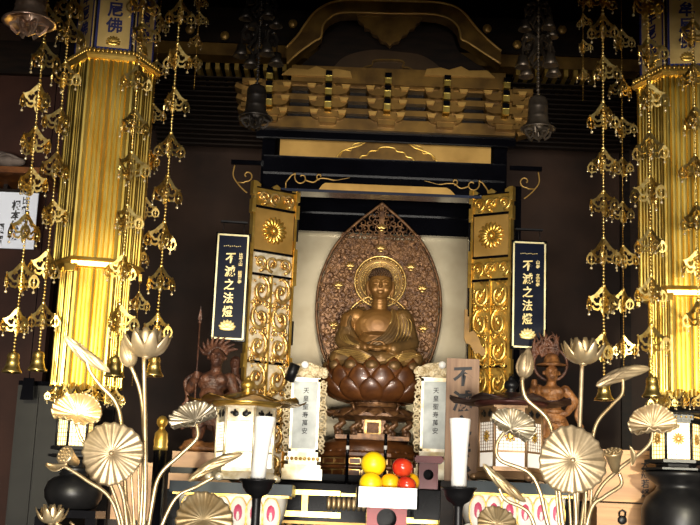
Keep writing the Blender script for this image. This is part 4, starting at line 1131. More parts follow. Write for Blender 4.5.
# ================================================================== gilded six-sided hanging pillars
def pillar(name_lab, cx, Y, face_px, yaw, y_cap, y_band, y_bot, text, tx_y):
    s_ = S(cx, 200, Y); w_ = face_px * s_
    c = P(cx, 200, Y + w_); X0, Y0 = c.x, Y + w_ * .87
    zt = lambda py: P(cx, py, Y).z
    t = root('gilded_pillar', (X0, Y0, zt(y_bot)), name_lab, 'pillar', 'six sided gilded slatted pillars')
    def ribbed(Rr, n_per=9, amp=.010):
        pts = []
        cs = [(Rr * math.cos(PI / 3 * k - PI / 2 - PI / 6 + math.radians(yaw)), Rr * math.sin(PI / 3 * k - PI / 2 - PI / 6 + math.radians(yaw))) for k in range(6)]
        for k in range(6):
            a, b = Vector(cs[k]), Vector(cs[(k + 1) % 6]); d = (b - a); nn = Vector((d.y, -d.x)).normalized()
            for i in range(n_per):
                for f_, am in ((.0, 0), (.18, 1), (.5, 1.25), (.82, 1), ):
                    big = 1.7 if i in (0, n_per // 2, n_per - 1) else 1
                    q = a + d * ((i + f_) / n_per) + nn * am * amp * .45 * big
                    pts.append((q.x, q.y))
        return pts
    def ext(pts, z0, z1): return MB(Matrix.Translation((X0, Y0, 0))).prism(pts, z0, z1)
    ext(ribbed(w_), zt(y_band), zt(y_cap)).build('slatted_body', GOLDB, t)
    low = ribbed(w_ * .80)
    mb = MB(Matrix.Translation((X0, Y0, 0)))                       # lower drape with zigzag hem
    n = len(low); z1 = zt(y_band) ; z0 = zt(y_bot)
    vs = []; fs = []
    for i, p in enumerate(low):
        dz = .012 * abs(math.sin(PI * i / 12)); vs += [(p[0], p[1], z1), (p[0], p[1], z0 + dz)]
    for i in range(n): j = (i + 1) % n; fs.append((2 * i, 2 * j, 2 * j + 1, 2 * i + 1))
    vs2 = [(x * .97, y * .97, z_) for x, y, z_ in vs]; b = len(vs); vs += vs2
    for i in range(n): j = (i + 1) % n; fs += [(b + 2 * i, b + 2 * i + 1, b + 2 * j + 1, b + 2 * j), (2 * i + 1, 2 * j + 1, b + 2 * j + 1, b + 2 * i + 1)]
    mb.add(vs, fs, False); mb.build('lower_drape', GOLDB, t)
    def hexr(prof, name, m, n_=6, par=t):
        mb = MB(Matrix.Translation((X0, Y0, 0))); mb.lathe(prof, 6, ph=-PI / 2 - PI / 6 + math.radians(yaw), smooth=False); return mb.build(name, m, par)
    zb = zt(y_band)
    band = hexr([(w_ * .9, zb - .022), (w_ * 1.03, zb - .018), (w_ * 1.05, zb), (w_ * 1.14, zb + .004), (w_ * 1.10, zb + .016), (w_ * .9, zb + .018)], 'band_molding', GOLD)
    mb = MB(Matrix.Translation((X0, Y0, 0)))
    for k in range(6):
        a = PI / 3 * k - PI / 2 - PI / 6 + math.radians(yaw)
        q = Vector((w_ * 1.05 * math.cos(a), w_ * 1.05 * math.sin(a), 0))
        rt = Matrix.Translation(q) @ Matrix.Rotation(a + PI / 2, 4, 'Z')
        mb.box((0, 0, zb - .028), (.05, .012, .028), None, rt)
    mb.build('corner_bracket', GOLD, band)
    zc = zt(y_cap)
    cp = hexr([(w_ * .9, zc - .016), (w_ * 1.1, zc - .012), (w_ * 1.16, zc), (w_ * 1.16, zc + .008), (w_ * 1.06, zc + .012), (w_ * 1.04, zc + .03), (w_ * .9, zc + .03)], 'cap_molding', GOLD)
    mb = MB(Matrix.Translation((X0, Y0, 0)))
    for k in range(6):
        a0 = PI / 3 * k - PI / 2 - PI / 6 + math.radians(yaw); a1 = a0 + PI / 3
        A = Vector((w_ * 1.13 * math.cos(a0), w_ * 1.13 * math.sin(a0), zc + .02)); B = Vector((w_ * 1.13 * math.cos(a1), w_ * 1.13 * math.sin(a1), zc + .02))
        for i in range(11): mb.ball(A.lerp(B, (i + .5) / 11), (.0065, .0065, .011), 7, 5)
    mb.build('lotus_beading', GOLD, cp)
    # upper box with inscribed tablets, up to the ceiling
    hexr([(w_ * .93, zc + .03), (w_ * .93, ZC - .02)], 'upper_box', DARKW)
    zl = zc + .03; zt_ = zl + .75
    for k in range(6):
        a = PI / 3 * k - PI / 2 + math.radians(yaw); q = Vector((X0, Y0, 0)) + Vector((w_ * .93 * .866 * math.cos(a), w_ * .93 * .866 * math.sin(a), zl))
        Mx = Matrix.Translation(q) @ Matrix.Rotation(a + PI / 2, 4, 'Z') @ Matrix(((1, 0, 0, 0), (0, 0, -1, 0), (0, 1, 0, 0), (0, 0, 0, 1)))
        hw_ = w_ * .43
        tb = MB(Mx).bb(-hw_, hw_, .004, .75, 0, .006).build('inscribed_panel', mat('panel_gold', (186, 156, 92), (208, 178, 112), .3, .5, 8) if 'panel_gold' not in bpy.data.materials else bpy.data.materials['panel_gold'], t)
        mb = MB(Mx)
        for q_ in ((-hw_, hw_, .004, .014), (-hw_, -hw_ + .009, .004, .75), (hw_ - .009, hw_, .004, .75)): mb.bb(*q_, .006, .008)
        mb.build('blue_border', INKB, tb)
        if k in (0, 1, 5):
            mb = MB(Mx @ Matrix.Scale(s_, 4)); tot = len(text)
            for i, ch in enumerate(reversed(text)):
                vs, fs = glyph(ch, .03)
                mb.add([(p[0] * 17, p[1] * 17 + (tx_y + i * 17.5), .0065 / s_ + p[2] * 2) for p in vs], fs, False)
            mb.build('lettering', INKB, tb)
            mb = MB(Mx @ Matrix.Scale(s_, 4))
            for j in range(7):
                an = PI / 2 + (j - 3) * .45; rt = Matrix.Rotation(an, 3, 'Z'); mb.ball(Vector((0, 9, .006 / s_)) + rt @ Vector((4, 0, 0)), (4.2, 1.6, 1), 8, 5, rot=rt)
            mb.ball((0, 8, .008 / s_), (7.5, 2.4, 1), 10, 5)
            mb.build('lotus_emblem', GOLD, tb)
    # fringe of little open ornaments under the hem
    return t, X0, Y0, w_, z0
PL = pillar('gilded six sided slatted pillar nearer the white paper notice', 103, 4.6, 43, 9, 57, 262, 386, '釈迦牟尼佛', 28)
PR = pillar('gilded six sided slatted pillar above the pine box stack', 683, 4.6, 46, -8, 73, 290, 391, '釈迦牟尼佛', 28)

# ================================================================== ornament strands
def ribbon_plate(mb, M):
    """one openwork wing in the local xy plane, apex at the axis; unit = px"""
    M = M @ Matrix.Diagonal((1, 1.22, 1, 1))
    mb.prism([(0, 0), (2.5, -1.2), (5.5, -4.2), (8, -6.6), (11.5, -8.2), (14.2, -8.3), (12.4, -9.6), (10.6, -12.4), (8.6, -12.8), (9, -10.2), (7.6, -8.8), (6, -9.6), (5.2, -8.2), (3.6, -8.6), (4, -6.8), (2.8, -5.6), (0, -4.4)], -.35, .35, M=M)
    mb.ribbon([(2, -9), (3.4, -12), (1.6, -15)], 1.5, -.35, .35, M=M)
    mb.ribbon([(8.8, -12), (7, -14), (3.6, -13.6), (2.6, -16), (5, -18), (8.4, -17.4), (9.8, -15.2)], 1.7, -.35, .35, M=M)
    mb.ribbon([(2.6, -16), (1.2, -19.5), (0, -21)], 1.6, -.35, .35, M=M)
    mb.ribbon([(0, -3), (0, -21)], 1.6, -.35, .35, M=M)
SU = S(100, 200, 4.4)            # unit: one photo pixel at the strands
def make_ornament(m, gem):
    U = Matrix.Scale(SU, 4)
    mb = MB(U)
    V = Matrix(((1, 0, 0, 0), (0, 0, -1, 0), (0, 1, 0, 0), (0, 0, 0, 1)))     # xy plane stood upright
    for k in range(3):
        ribbon_plate(mb, Matrix.Rotation(2 * PI / 3 * k, 4, 'Z') @ V @ Matrix.Scale(1.08, 4))
    mb.lathe([(0, 2.2), (1.6, 1.4), (2.2, 0), (1.4, -1.6), (0, -2)], 8)
    mb.ball((0, 0, -11), 1.8, 8, 5)
    o = mb.build('ornament', m, at=(0, 0, 0))
    for k in range(3):
        T = Matrix.Rotation(2 * PI / 3 * k, 4, 'Z') @ Matrix.Translation((14, 0, -10)) @ Matrix.Rotation((-.7, .9, .3)[k], 4, 'Z') @ V
        mb = MB(U)
        mb.ribbon([(0, 0), (0, -3)], .5, -.25, .25, M=T)
        mb.prism([(0, -2), (2.2, -3), (4.2, -6), (5.4, -9.4), (3.6, -9), (2.6, -6.6), (0, -5.2), (-2.6, -6.6), (-3.6, -9), (-5.4, -9.4), (-4.2, -6), (-2.2, -3)], -.3, .3, M=T)
        mb.ribbon([(-4.2, -9.2), (-3, -13), (0, -14.6), (3, -13), (4.2, -9.2)], 1.5, -.3, .3, M=T)
        mb.ribbon([(0, -5), (0, -14)], 1.2, -.3, .3, M=T)
        mb.ball((0, -9.6, 0), 1.6, 6, 4, M=T)
        mb.m = 1
        for q, z_ in ((0, -18.5), (-4.6, -13.6), (4.6, -13.6)): mb.ribbon([(q, z_ + 4), (q, z_)], .3, -.15, .15, M=T); mb.ball((q, z_, 0), 1.4 if q == 0 else .7, 7, 5, M=T)
        w_ = mb.build('hanging_wing', [m, gem], at=(0, 0, 0)); w_.parent = o; w_.location = (0, 0, 0)
    return o
def make_bell(m):
    mb = MB(Matrix.Scale(SU, 4))
    mb.lathe([(0, 0), (1.2, -.3), (1.4, -2), (4.6, -3), (5.4, -4.6), (5.6, -11), (6.2, -12), (6.0, -13), (7.4, -17.5), (9.6, -20.6), (9.8, -21.6), (8.6, -21.2), (5.6, -16), (4.8, -5), (0, -4)], 20)
    for zz in (-6.2, -7.6): mb.lathe([(5.7, zz - .4), (6.0, zz), (5.7, zz + .4)], 20)
    mb.tube([(0, 0, -6), (0, 0, -20)], .4, 5); mb.ball((0, 0, -21), 2, 8, 6)
    return mb.build('bell', m, at=(0, 0, 0))
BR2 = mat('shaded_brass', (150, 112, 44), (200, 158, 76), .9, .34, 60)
ORN = make_ornament(BRASS, GEM); BEL = make_bell(BRASS); used_o = [False]; used_b = [False]
ORN2 = None
def strand(pts, orn_y, bell_y, Y, label, scale=1.0, seed=0, group='gilded bead strands with openwork ornaments', bells=True, thin=False, top=True, ph=None):
    """pts: photo points down the chain"""
    rr = random.Random(seed)
    ys = [p[1] for p in pts]
    def xat(y):
        for (x0, y0), (x1, y1) in zip(pts, pts[1:]):
            if y <= y1: return x0 + (x1 - x0) * (y - y0) / (y1 - y0)
        return pts[-1][0]
    xm = xat((ys[0] + ys[-1]) / 2 if not bell_y else bell_y)
    base = P(xat(ys[-1]), ys[-1], Y)
    X = base.x
    t = root('ornament_strand', (X, Y, base.z), label, 'hanging ornament', group)
    zt = lambda y: P(xat(y), y, Y).z
    z_end = zt(bell_y if bell_y else ys[-1])
    mb = MB()
    step = .0128 * scale; z_ = z_end; top_z = ZC
    mb.tube([(X, Y, z_end), (X, Y, top_z)], .0009, 4)
    vis = P(100, -45, Y).z
    while z_ < vis:
        mb.ball((X, Y, z_), ((.0052 if not thin else .0024) * scale,) * 2 + ((.0050 if not thin else .004) * scale,), 7, 4); z_ += step
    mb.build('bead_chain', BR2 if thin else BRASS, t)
    for y in orn_y:
        loc = Vector((X, Y, zt(y))) - t.location
        rz = rr.random() * PI if ph is None else ph + rr.uniform(-.3, .3)
        if not used_o[0]:
            used_o[0] = True; o = ORN; o.parent = t; o.location = loc; o.rotation_euler = (0, 0, rz); o.scale = (scale,) * 3
        else:
            c = copy_tree(ORN, t, loc, rz, scale * rr.uniform(.93, 1.07)); c.rotation_euler = (rr.uniform(-.1, .1), rr.uniform(-.1, .1), rz)
    if bell_y:
        loc = Vector((X, Y, z_end)) - t.location
        if not used_b[0]:
            used_b[0] = True; BEL.parent = t; BEL.location = loc
        else: copy_tree(BEL, t, loc, 0, scale)
    return t
strand([(45, 0), (40, 90), (32, 200), (22, 280), (14, 350)], [5, 42, 84, 127, 168, 213, 262, 308], 350, 4.3, 'leftmost long gilded ornament strand, ending in a bell before the dark wall', 1, 1)
strand([(70, 0), (62, 90), (54, 180), (44, 290), (39, 350)], [-8, 18, 62, 108, 152, 200, 250, 303], 349, 4.45, 'second long gilded ornament strand from the left, its bell beside the leftmost bell', 1, 2)
strand([(142, -10), (134, 150), (124, 240), (116, 352)], [-12, 22, 64, 108, 152, 205, 254, 304], 354, 4.25, 'gilded ornament strand hanging across the front of the left pillar', 1, 3)
strand([(186, -10), (176, 100), (166, 230), (155, 355)], [0, 44, 88, 133, 176, 222, 266, 314], 354, 4.4, 'long gilded ornament strand just right of the left pillar', 1, 4)
strand([(197, 0), (194, 89)], [-4, 12, 34, 56], None, 4.5, 'thin short tasselled strand beside the dark left bell', .5, 5, thin=True)
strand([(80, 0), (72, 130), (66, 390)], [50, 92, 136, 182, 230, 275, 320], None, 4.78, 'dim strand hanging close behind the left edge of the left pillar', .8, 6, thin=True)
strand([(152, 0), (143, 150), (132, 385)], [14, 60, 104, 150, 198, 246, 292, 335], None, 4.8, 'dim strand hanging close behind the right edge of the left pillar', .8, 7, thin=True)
strand([(602, -10), (602, 100), (603, 250), (604, 378)], [-18, 14, 56, 102, 148, 191, 238, 286, 333], 378, 4.4, 'long gilded ornament strand hanging before the bare wall left of the right pillar', 1, 8)
strand([(583, 0), (583, 100)], [-5, 14, 40, 68], None, 4.5, 'thin short tasselled strand beside the dark right bell', .5, 9, thin=True)
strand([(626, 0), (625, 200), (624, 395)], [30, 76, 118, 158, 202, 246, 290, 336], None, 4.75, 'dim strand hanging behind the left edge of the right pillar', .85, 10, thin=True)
strand([(656, -10), (653, 150), (652, 250), (652, 375)], [-8, 38, 82, 132, 176, 228, 276, 325], 374, 4.2, 'gilded ornament strand hanging across the front of the right pillar', 1, 11)
strand([(699, 0), (700, 390)], [20, 62, 106, 155, 204, 250, 300], None, 4.3, 'gilded ornament strand at the right edge of the photo', .95, 12)
# small fringes hanging all round under the pillars
for (t, X0, Y0, w_, z0), yw in ((PL, 9), (PR, -8)):
    for k in range(6):
        for j in range(2):
            a0 = PI / 3 * k - PI / 2 - PI / 6 + math.radians(yw); a1 = a0 + PI / 3
            A = Vector((w_ * .77 * math.cos(a0), w_ * .77 * math.sin(a0), 0)); B = Vector((w_ * .77 * math.cos(a1), w_ * .77 * math.sin(a1), 0))
            q = A.lerp(B, (j + .25) / 2 + .12)
            if q.y > w_ * .3: continue
            c = copy_tree(ORN, t, Vector((X0 + q.x, Y0 + q.y, z0 + .004)) - t.location, a0 + .6 + j * .7, .62); c.name = 'fringe_ornament'

# ================================================================== big dark hanging bells
def big_bell(px, top_y, Y, label, m, sc, chain_to=True, yo=0, orn=True, wide=1.0):
    B = P(px, top_y, Y); s_ = S(px, top_y, Y) * sc
    t = root('hanging_bell', B, label, 'bell')
    M = Matrix.Translation(B) @ Matrix.Scale(s_, 4)
    mb = MB(M @ Matrix.Diagonal((wide, wide, 1, 1)))
    mb.lathe([(0, 4), (4, 3.4), (8, 1), (9.4, -2), (9.8, -8), (10.2, -9), (9.8, -10), (10, -18), (10.6, -19), (10.2, -20), (11, -25), (14, -29), (17.5, -31), (18, -32.4), (16, -32), (10, -26), (8.6, -4), (0, -1)], 28)
    mb.build('bell_body', m, t)
    mb = MB(M); mb.tube([(0, 0, -4), (0, 0, -34)], .7, 6)
    V = Matrix(((1, 0, 0, 0), (0, 0, -1, 0), (0, 1, 0, 0), (0, 0, 0, 1)))
    for k in range(3):
        T = Matrix.Rotation(PI / 3 * k + .2, 4, 'Z') @ Matrix.Translation((0, 0, -31)) @ V
        for s2 in (-1, 1):
            mb.ribbon([(0, 0), (s2 * 4, -2), (s2 * 9, -1), (s2 * 13.5, -3), (s2 * 12, -7), (s2 * 8, -10.5), (s2 * 5.5, -8), (0, -11)], 2.2, -.6, .6, M=T)
            mb.ribbon([(s2 * 4, -2), (s2 * 5.5, -8)], 1.6, -.6, .6, M=T)
    mb.build('clapper_plate', m, t)
    mb = MB(M); z_ = 5
    topz = (ZC - B.z) / s_
    mb.tube([(0, 0, 2), (0, 0, topz)], .9, 6)
    while z_ < min(topz, 130): mb.lathe([(0, z_ + 1.8), (1.8, z_ + 1), (2.1, z_), (1.8, z_ - 1), (0, z_ - 1.8)], 10); z_ += 4.4
    mb.build('chain', m, t)
    if orn:
        for zz, f_ in ((62, 1.5), (98, 1.3)):
            mb = MB(M @ Matrix.Translation((0, 0, zz)))
            for k in range(4):
                T = Matrix.Rotation(PI / 2 * k + .5, 4, 'Z') @ V @ Matrix.Scale(f_, 4)
                mb.ribbon([(0, 0), (5, 2), (10, 0), (13, -5), (11, -9), (8, -8), (9, -5)], 2.2, -.6, .6, M=T)
                mb.ribbon([(2, 0), (4, -8), (8, -14), (4, -18), (0, -14)], 2, -.6, .6, M=T)
                mb.ribbon([(13, -5), (13, -14)], .7, -.4, .4, M=T)
                mb.lathe([(0, 0), (3, -1), (3.6, -5), (5.6, -9), (5, -9), (0, -6)], 10, c=(0, 0, 0), M=T @ Matrix.Translation((13, -13, 0)) @ Matrix.Rotation(-PI / 2, 4, 'X'))
                mb.ball((10, 0, 0), 2, 7, 5, M=T)
            mb.build('scrolled_arms', m, t)
    return t
big_bell(257, 88, 4.7, 'dark bronze bell with scrolled arms hanging before the left eave', mat('dark_bell_bronze', (34, 30, 28), (62, 56, 50), .75, .42, 14, bump=.2), 1.0)
big_bell(538, 99, 4.7, 'grey bronze bell with scrolled arms hanging before the right eave', DULLS, 1.0)
big_bell(33, -17, 4.0, 'pale copper bell cut by the top left corner of the photo', COPS, 1.32, orn=False, wide=1.12)

# ================================================================== left side: shelf, paper, cabinet
sh = root('wall_shelf', P(10, 172, 6.4), 'red brown wooden shelf on the far left wall', 'shelf')
mb = MB(); pbox(mb, -40, 166, 45, 172, 6.2, .4); mb.build('board', REDW, sh)
mb = MB(); pbox(mb, 4, 172, 8, 190, 6.45, .15); pbox(mb, 36, 172, 39, 186, 6.45, .15); mb.build('bracket', DARKW, sh)
cb = root('folded_cloth', P(8, 166, 6.35), 'grey brown folded cloth bundle lying on the far left shelf', 'cloth')
mb = MB(F(8, 166, 6.35, corr=False)); mb.ball((0, 5, 0), (15, 6, 9), 16, 8); mb.ball((-8, 10, 0), (8, 5, 6), 12, 8); mb.ball((9, 4, 3), (9, 4.5, 6), 12, 8); mb.tube(spline([(-14, 5, 6), (0, 10, 8), (14, 5, 6)], 5), 1.5, 6); mb.build('cloth', CLOTHG, cb)
Mn = F(6, 220, 6.3, 0)
pn = root('paper_notice', P(6, 248, 6.3), 'white paper notice with brushed black characters below the far left shelf', 'notice')
MB(Mn).bb(-40, 30, -28, 28, -2, 0).build('sheet', PAPER, pn)
mb = MB(Mn); write(mb, '根本伝教', 9, 15, 10, 10, .1, .03); write(mb, '比叡山', 18, 20, 8, 9, .1, .02); write(mb, '願寶', -6, -9, 11, 12, .1, .03); mb.build('lettering', INK, pn)
mb = MB(Mn); mb.bb(-42, 32, 28, 31, -3, 1); mb.bb(-41, -40, 28, 48, -2, -1); mb.bb(29, 30, 28, 48, -2, -1); mb.build('hanging_batten', DARKW, pn)
gc = root('grey_cabinet', (P(20, 450, 5.75).x, 5.9, 0), 'plain grey lacquered cabinet at the lower left before the dark wall', 'cabinet')
zt_ = P(40, 386, 5.75).z
MB().bb(P(15, 420, 5.75).x, P(68, 420, 5.75).x, 5.75, 6.3, 0, zt_).build('body', GREYP, gc)
MB().bb(P(17, 420, 5.75).x, P(37, 420, 5.75).x, 5.735, 5.75, .1, zt_ - .03).build('door', GREYP, gc)
MB().bb(P(39, 420, 5.75).x, P(67, 420, 5.75).x, 5.735, 5.75, .1, zt_ - .03).build('door', GREYP, gc)
MB().bb(P(14, 420, 5.7).x, P(70, 420, 5.7).x, 5.72, 6.32, zt_, zt_ + .02).build('top', BLACK, gc)
bc = root('hanging_banner', (P(28, 392, 5.6).x, 5.6, P(28, 400, 5.6).z), 'short black tassel hanging at the lower left below the bells', 'tassel')
mb = MB(F(28, 392, 5.6)); mb.prism([(-5, 14), (5, 14), (6, -8), (-7, -8)], -2, 2); mb.tube([(0, 14, 0), (0, (ZC - P(28, 392, 5.6).z) / S(28, 392, 5.6) , 0)], .5, 4); mb.build('tassel', BLACK, bc)
# ================================================================== lanterns
def lantern(cx, Y, label, petm, roofm, glow, knobm, w_, framem, bright):
    """cx photo centre of the body, roof rim at photo y 398, foot at 478"""
    yb = 474
    M = FZ(cx, yb, Y)
    t = root('altar_lantern', P(cx, yb + 8, Y), label, 'lantern', None)
    H = 66; ph = PI / 6 * 0 + math.radians(-68); n = 6
    rad = w_
    # roof
    mb = MB(M)
    def wob(i, q, r, z_): return (r, z_)
    mb.lathe([(rad * .9, H), (rad * 1.0, H + 2), (rad * 1.05, H + 4), (rad * .9, H + 8), (rad * .5, H + 13), (rad * .26, H + 15), (0, H + 15.5)], 36)
    rf = mb.build('roof', roofm, t)
    mb = MB(M)
    for k in range(8):
        petal(mb, 2 * PI * k / 8 + .2, rad * .55, H + 12.5, rad * 1.35, H - 1, rad * .56, -3.2, rad * 1.78, H + 9.5, th=1.2, nu=10, nv=8)
    mb.build('roof_petals', petm, rf)
    mb = MB(M)
    mb.lathe([(5, H + 14), (6, H + 16), (4, H + 18), (6.5, H + 20), (7.6, H + 23), (6, H + 26.4), (3, H + 28), (3.4, H + 29), (1.8, H + 31), (0, H + 33)], 20)
    mb.build('finial', knobm, rf)
    # body: six panes in a frame
    Rb = rad * .86
    cs = [(Rb * math.cos(ph + PI / 3 * k), Rb * math.sin(ph + PI / 3 * k)) for k in range(7)]
    mb = MB(M)
    for k in range(6):
        x, y = cs[k]; mb.tube([(x, y, 4), (x, y, H + 2)], 1.7, 6)
    for z0, z1, rr_ in ((2, 6, 1.08), (H - 16, H - 14, 1.0), (H - 2, H + 4, 1.06), (20, 22, 1.0)):
        mb.lathe([(Rb * rr_ * .93, z0), (Rb * rr_, z0), (Rb * rr_, z1), (Rb * rr_ * .93, z1), (Rb * rr_ * .93, z0)], 6, ph=ph, smooth=False)
    mb.build('frame', framem, t)
    for k in range(6):
        A, B = Vector(cs[k]), Vector(cs[k + 1]); mid = (A + B) / 2; d = B - A; Lx = d.length
        T = Matrix.Translation((mid.x * .985, mid.y * .985, 0)) @ Matrix.Rotation(math.atan2(d.y, d.x), 4, 'Z')
        mb = MB(M @ T); mb.bb(-Lx / 2 + 1, Lx / 2 - 1, -.2, .4, 22, H - 16); mb.bb(-Lx / 2 + 1, Lx / 2 - 1, -.2, .4, 6, 20)
        pn = mb.build('lit_pane', glow, t)
        mb = MB(M @ T)
        for i in range(1, 7): x = -Lx / 2 + Lx * i / 7; mb.bb(x - .18, x + .18, -.8, -.3, 22, H - 16)
        for i in range(1, 9): z_ = 22 + (H - 38) * i / 9; mb.bb(-Lx / 2 + 1, Lx / 2 - 1, -.8, -.3, z_ - .18, z_ + .18)
        mb.bb(-Lx / 2, Lx / 2, -.5, .5, H - 14, H - 2)
        mb.build('lattice', framem if bright < 1 else WHITEG, pn)
        mb = MB(M @ T)
        for s_ in (-1, 1):
            mb.ball((s_ * Lx * .17, -1, H - 8), (Lx * .12, .8, 3), 8, 5); mb.ball((s_ * Lx * .30, -1, H - 7), (2, .8, 1.6), 6, 4); mb.ball((s_ * Lx * .2, -1, H - 5), (1.4, .8, 1.6), 6, 4)
        mb.build('openwork_motif', BLACKM, pn)
        if bright < 1:
            mb = MB(M @ T); mb.ball((0, -1, 36), (3.4, .8, 3.6), 10, 6)
            for q in range(8): a = q * PI / 4; mb.ball((4.6 * math.cos(a), -1, 36 + 4.6 * math.sin(a)), (1.4, .6, 1.4), 6, 4)
            mb.build('gold_crest', GOLD, pn)
    mb = MB(M)
    mb.lathe([(Rb * 1.18, -6), (Rb * 1.22, -4), (Rb * 1.1, 0), (Rb * 1.02, 2), (0, 2)], 6, ph=ph, smooth=False)
    for k in range(6):
        a = ph + PI / 3 * k; mb.ball((Rb * 1.16 * math.cos(a), Rb * 1.16 * math.sin(a), -4), (5, 5, 4), 9, 6)
    mb.build('base', framem, t)
    return t
lantern(243, 5.0, 'glowing white lantern with gold petal roof and gold ball finial', AGEG, GOLD, GLOW, GOLD, 34, WHITEG, 1)
lantern(510, 5.0, 'white and gold lattice lantern with dark drooping petal roof and dark finial', DPET, mat('tarnished_roof', (70, 34, 30), (104, 62, 54), .4, .4, 8), GLOWD, BLACKM, 36, mat('tarnished_frame', (110, 84, 58), (156, 124, 90), .5, .4, 10), .5)

# ================================================================== painted lotus tables
def dais(x0, x1, label, seed):
    Y = 4.95; cx = (x0 + x1) / 2
    M = FZ(cx, 486, Y); hw_ = (x1 - x0) / 2
    t = root('painted_lotus_table', (P(cx, 500, Y).x, 5.15, 0), label, 'table', 'painted lotus tables under the lanterns')
    s_ = S(cx, 486, Y)
    MB(M).bb(-hw_, hw_, -18, 72, -8, 3).build('top', mat('grey_green_lacquer', (34, 42, 46), (50, 60, 64), 0, .35, 5, spec=0.15) if 'grey_green_lacquer' not in bpy.data.materials else bpy.data.materials['grey_green_lacquer'], t)
    MB(M).bb(-hw_ + 3, hw_ - 3, -14, 66, -10, -8).build('gold_line', GOLD, t)
    # body rounded below
    def body(u, v):
        a = 2 * PI * v
        k = (1 - .0 * u); sx = hw_ - 6 - 16 * (1 - math.cos(PI / 2 * u)) ; sy = 36 - 14 * (1 - math.cos(PI / 2 * u))
        e_ = .45; c_, q = math.cos(a), math.sin(a)
        return (math.copysign(abs(c_) ** e_, c_) * sx, 27 + math.copysign(abs(q) ** e_, q) * sy, -10 - 46 * u)
    mb = MB(M); mb.sheet(body, 8, 60); mb.build('body', PWHITE, t, weld=True)
    n = 6 if hw_ > 50 else 5
    for row, (zc, hh, yf) in enumerate(((-27, 17, -10.5), (-50, 12, -3))):
        for i in range(-1, n + 1):
            x = -hw_ + 12 + (i + (.5 if row else 0)) * (2 * hw_ - 24) / n + 8
            if abs(x) > hw_ - 6: continue
            ww = (2 * hw_ - 24) / n * .56
            for nm, m, sc, dy in (('painted_petal', PWHITE, 1, 0), ('petal_heart', PINK, .60, -.8), ('petal_core', PWHITE, .26, -1.8)):
                mb = MB(M) if nm != 'petal_core' else mb
                if nm == 'petal_core': continue
                mb.ball((x, yf + dy * 1.6, zc + (1 if sc < 1 else 0)), (ww * sc, 4 if sc == 1 else 3.6, hh * sc), 14, 10)
                par = t if sc == 1 else pet
                o = mb.build(nm, m, par)
                if sc == 1: pet = o
            mb = MB(M); mb.ball((x, yf - 1.8, zc - 1), (ww * .33, 3.6, hh * .38), 10, 6); mb.build('petal_core', PWHITE, pet)
            if row == 0:
                mb = MB(M); mb.tube([(x + ww * 1.0 * math.cos(a), yf - 1.8, zc + hh * math.sin(a)) for a in [2 * PI * k / 24 for k in range(24)]], .6, 5, closed=True); mb.build('gold_outline', GOLD, pet)
    mb = MB(); zl = (M @ Vector((0, 0, -55))).z
    c = M @ Vector((0, 27, 0)); mb.bb(c.x - (hw_ - 18) * s_, c.x + (hw_ - 18) * s_, c.y - .09, c.y + .1, 0, zl); mb.build('pedestal_foot', BLACK, t)
    return t
dais(172, 293, 'lotus table with pink hearted white petals carrying the left lantern', 1)
dais(457, 574, 'lotus table with pink hearted white petals carrying the right lantern', 2)

# ================================================================== candles
def candle(px0, px1, y0, y1, Y, label, tilt, lab2):
    cx = (px0 + px1) / 2
    M = FZ(cx, y1, Y); h = y1 - y0; r1 = (px1 - px0) / 2
    st = root('candlestick', (P(cx, y1, Y).x, Y, 0.78), lab2, 'candlestick', 'black iron candlesticks')
    mb = MB(M)
    mb.lathe([(0, -1), (14, 0), (16.5, 1.6), (18.5, 1.4), (18, -.5), (15.5, -2.5), (14.5, -7), (11, -12), (6, -15), (5, -17)], 30)
    for k in range(30):
        a = 2 * PI * k / 30; mb.ball((17 * math.cos(a), 17 * math.sin(a), 1), 1.1, 6, 4)
    mb.build('dish', BLACKM, st)
    zb = (0.80 - P(cx, y1, Y).z) / S(cx, y1, Y)
    mb = MB(M); mb.lathe([(4.4, -14), (4.8, -18), (4.4, -22), (4.6, zb + 8), (7, zb + 4), (20, zb + 1), (20, zb)], 20); mb.build('stem', BLACKM, st)
    c = root('white_candle', P(cx, y1, Y), label, 'candle', 'white flared candles')
    mb = MB(M @ Matrix.Shear('XY', 4, (tilt, 0)) if tilt else M)
    mb.lathe([(r1 * .72, 0.2), (r1 * .72, h * .3), (r1 * .80, h * .6), (r1, h - 1), (r1 * .96, h), (r1 * .5, h - 1.5), (0, h - 2)], 24)
    mb.build('wax', WAX, c)
    mb = MB(M @ Matrix.Shear('XY', 4, (tilt, 0)) if tilt else M); mb.tube([(0, 0, h - 3), (.6, 0, h + 3)], .9, 6); mb.build('wick', BLACKM, c)
candle(247, 268, 417, 481, 4.3, 'white flared candle standing before the glowing lantern', .07, 'black iron candlestick before the glowing gold roofed lantern')
candle(448, 469.5, 419, 489, 4.3, 'white flared candle standing before the wooden sign board', -.0, 'black iron candlestick before the wooden sign board')
# long front table under them all (below the picture)
ft = root('front_table', (0, 4.2, 0), 'long black front table carrying candlesticks and offerings', 'table')
MB().bb(-1.9, 1.9, 3.3, 4.68, .72, .78).build('top', BLACK, ft)
for x in (-1.8, 1.8):
    for y in (3.4, 4.6): MB().bb(x - .04, x + .04, y - .04, y + .04, 0, .72).build('leg', BLACK, ft)

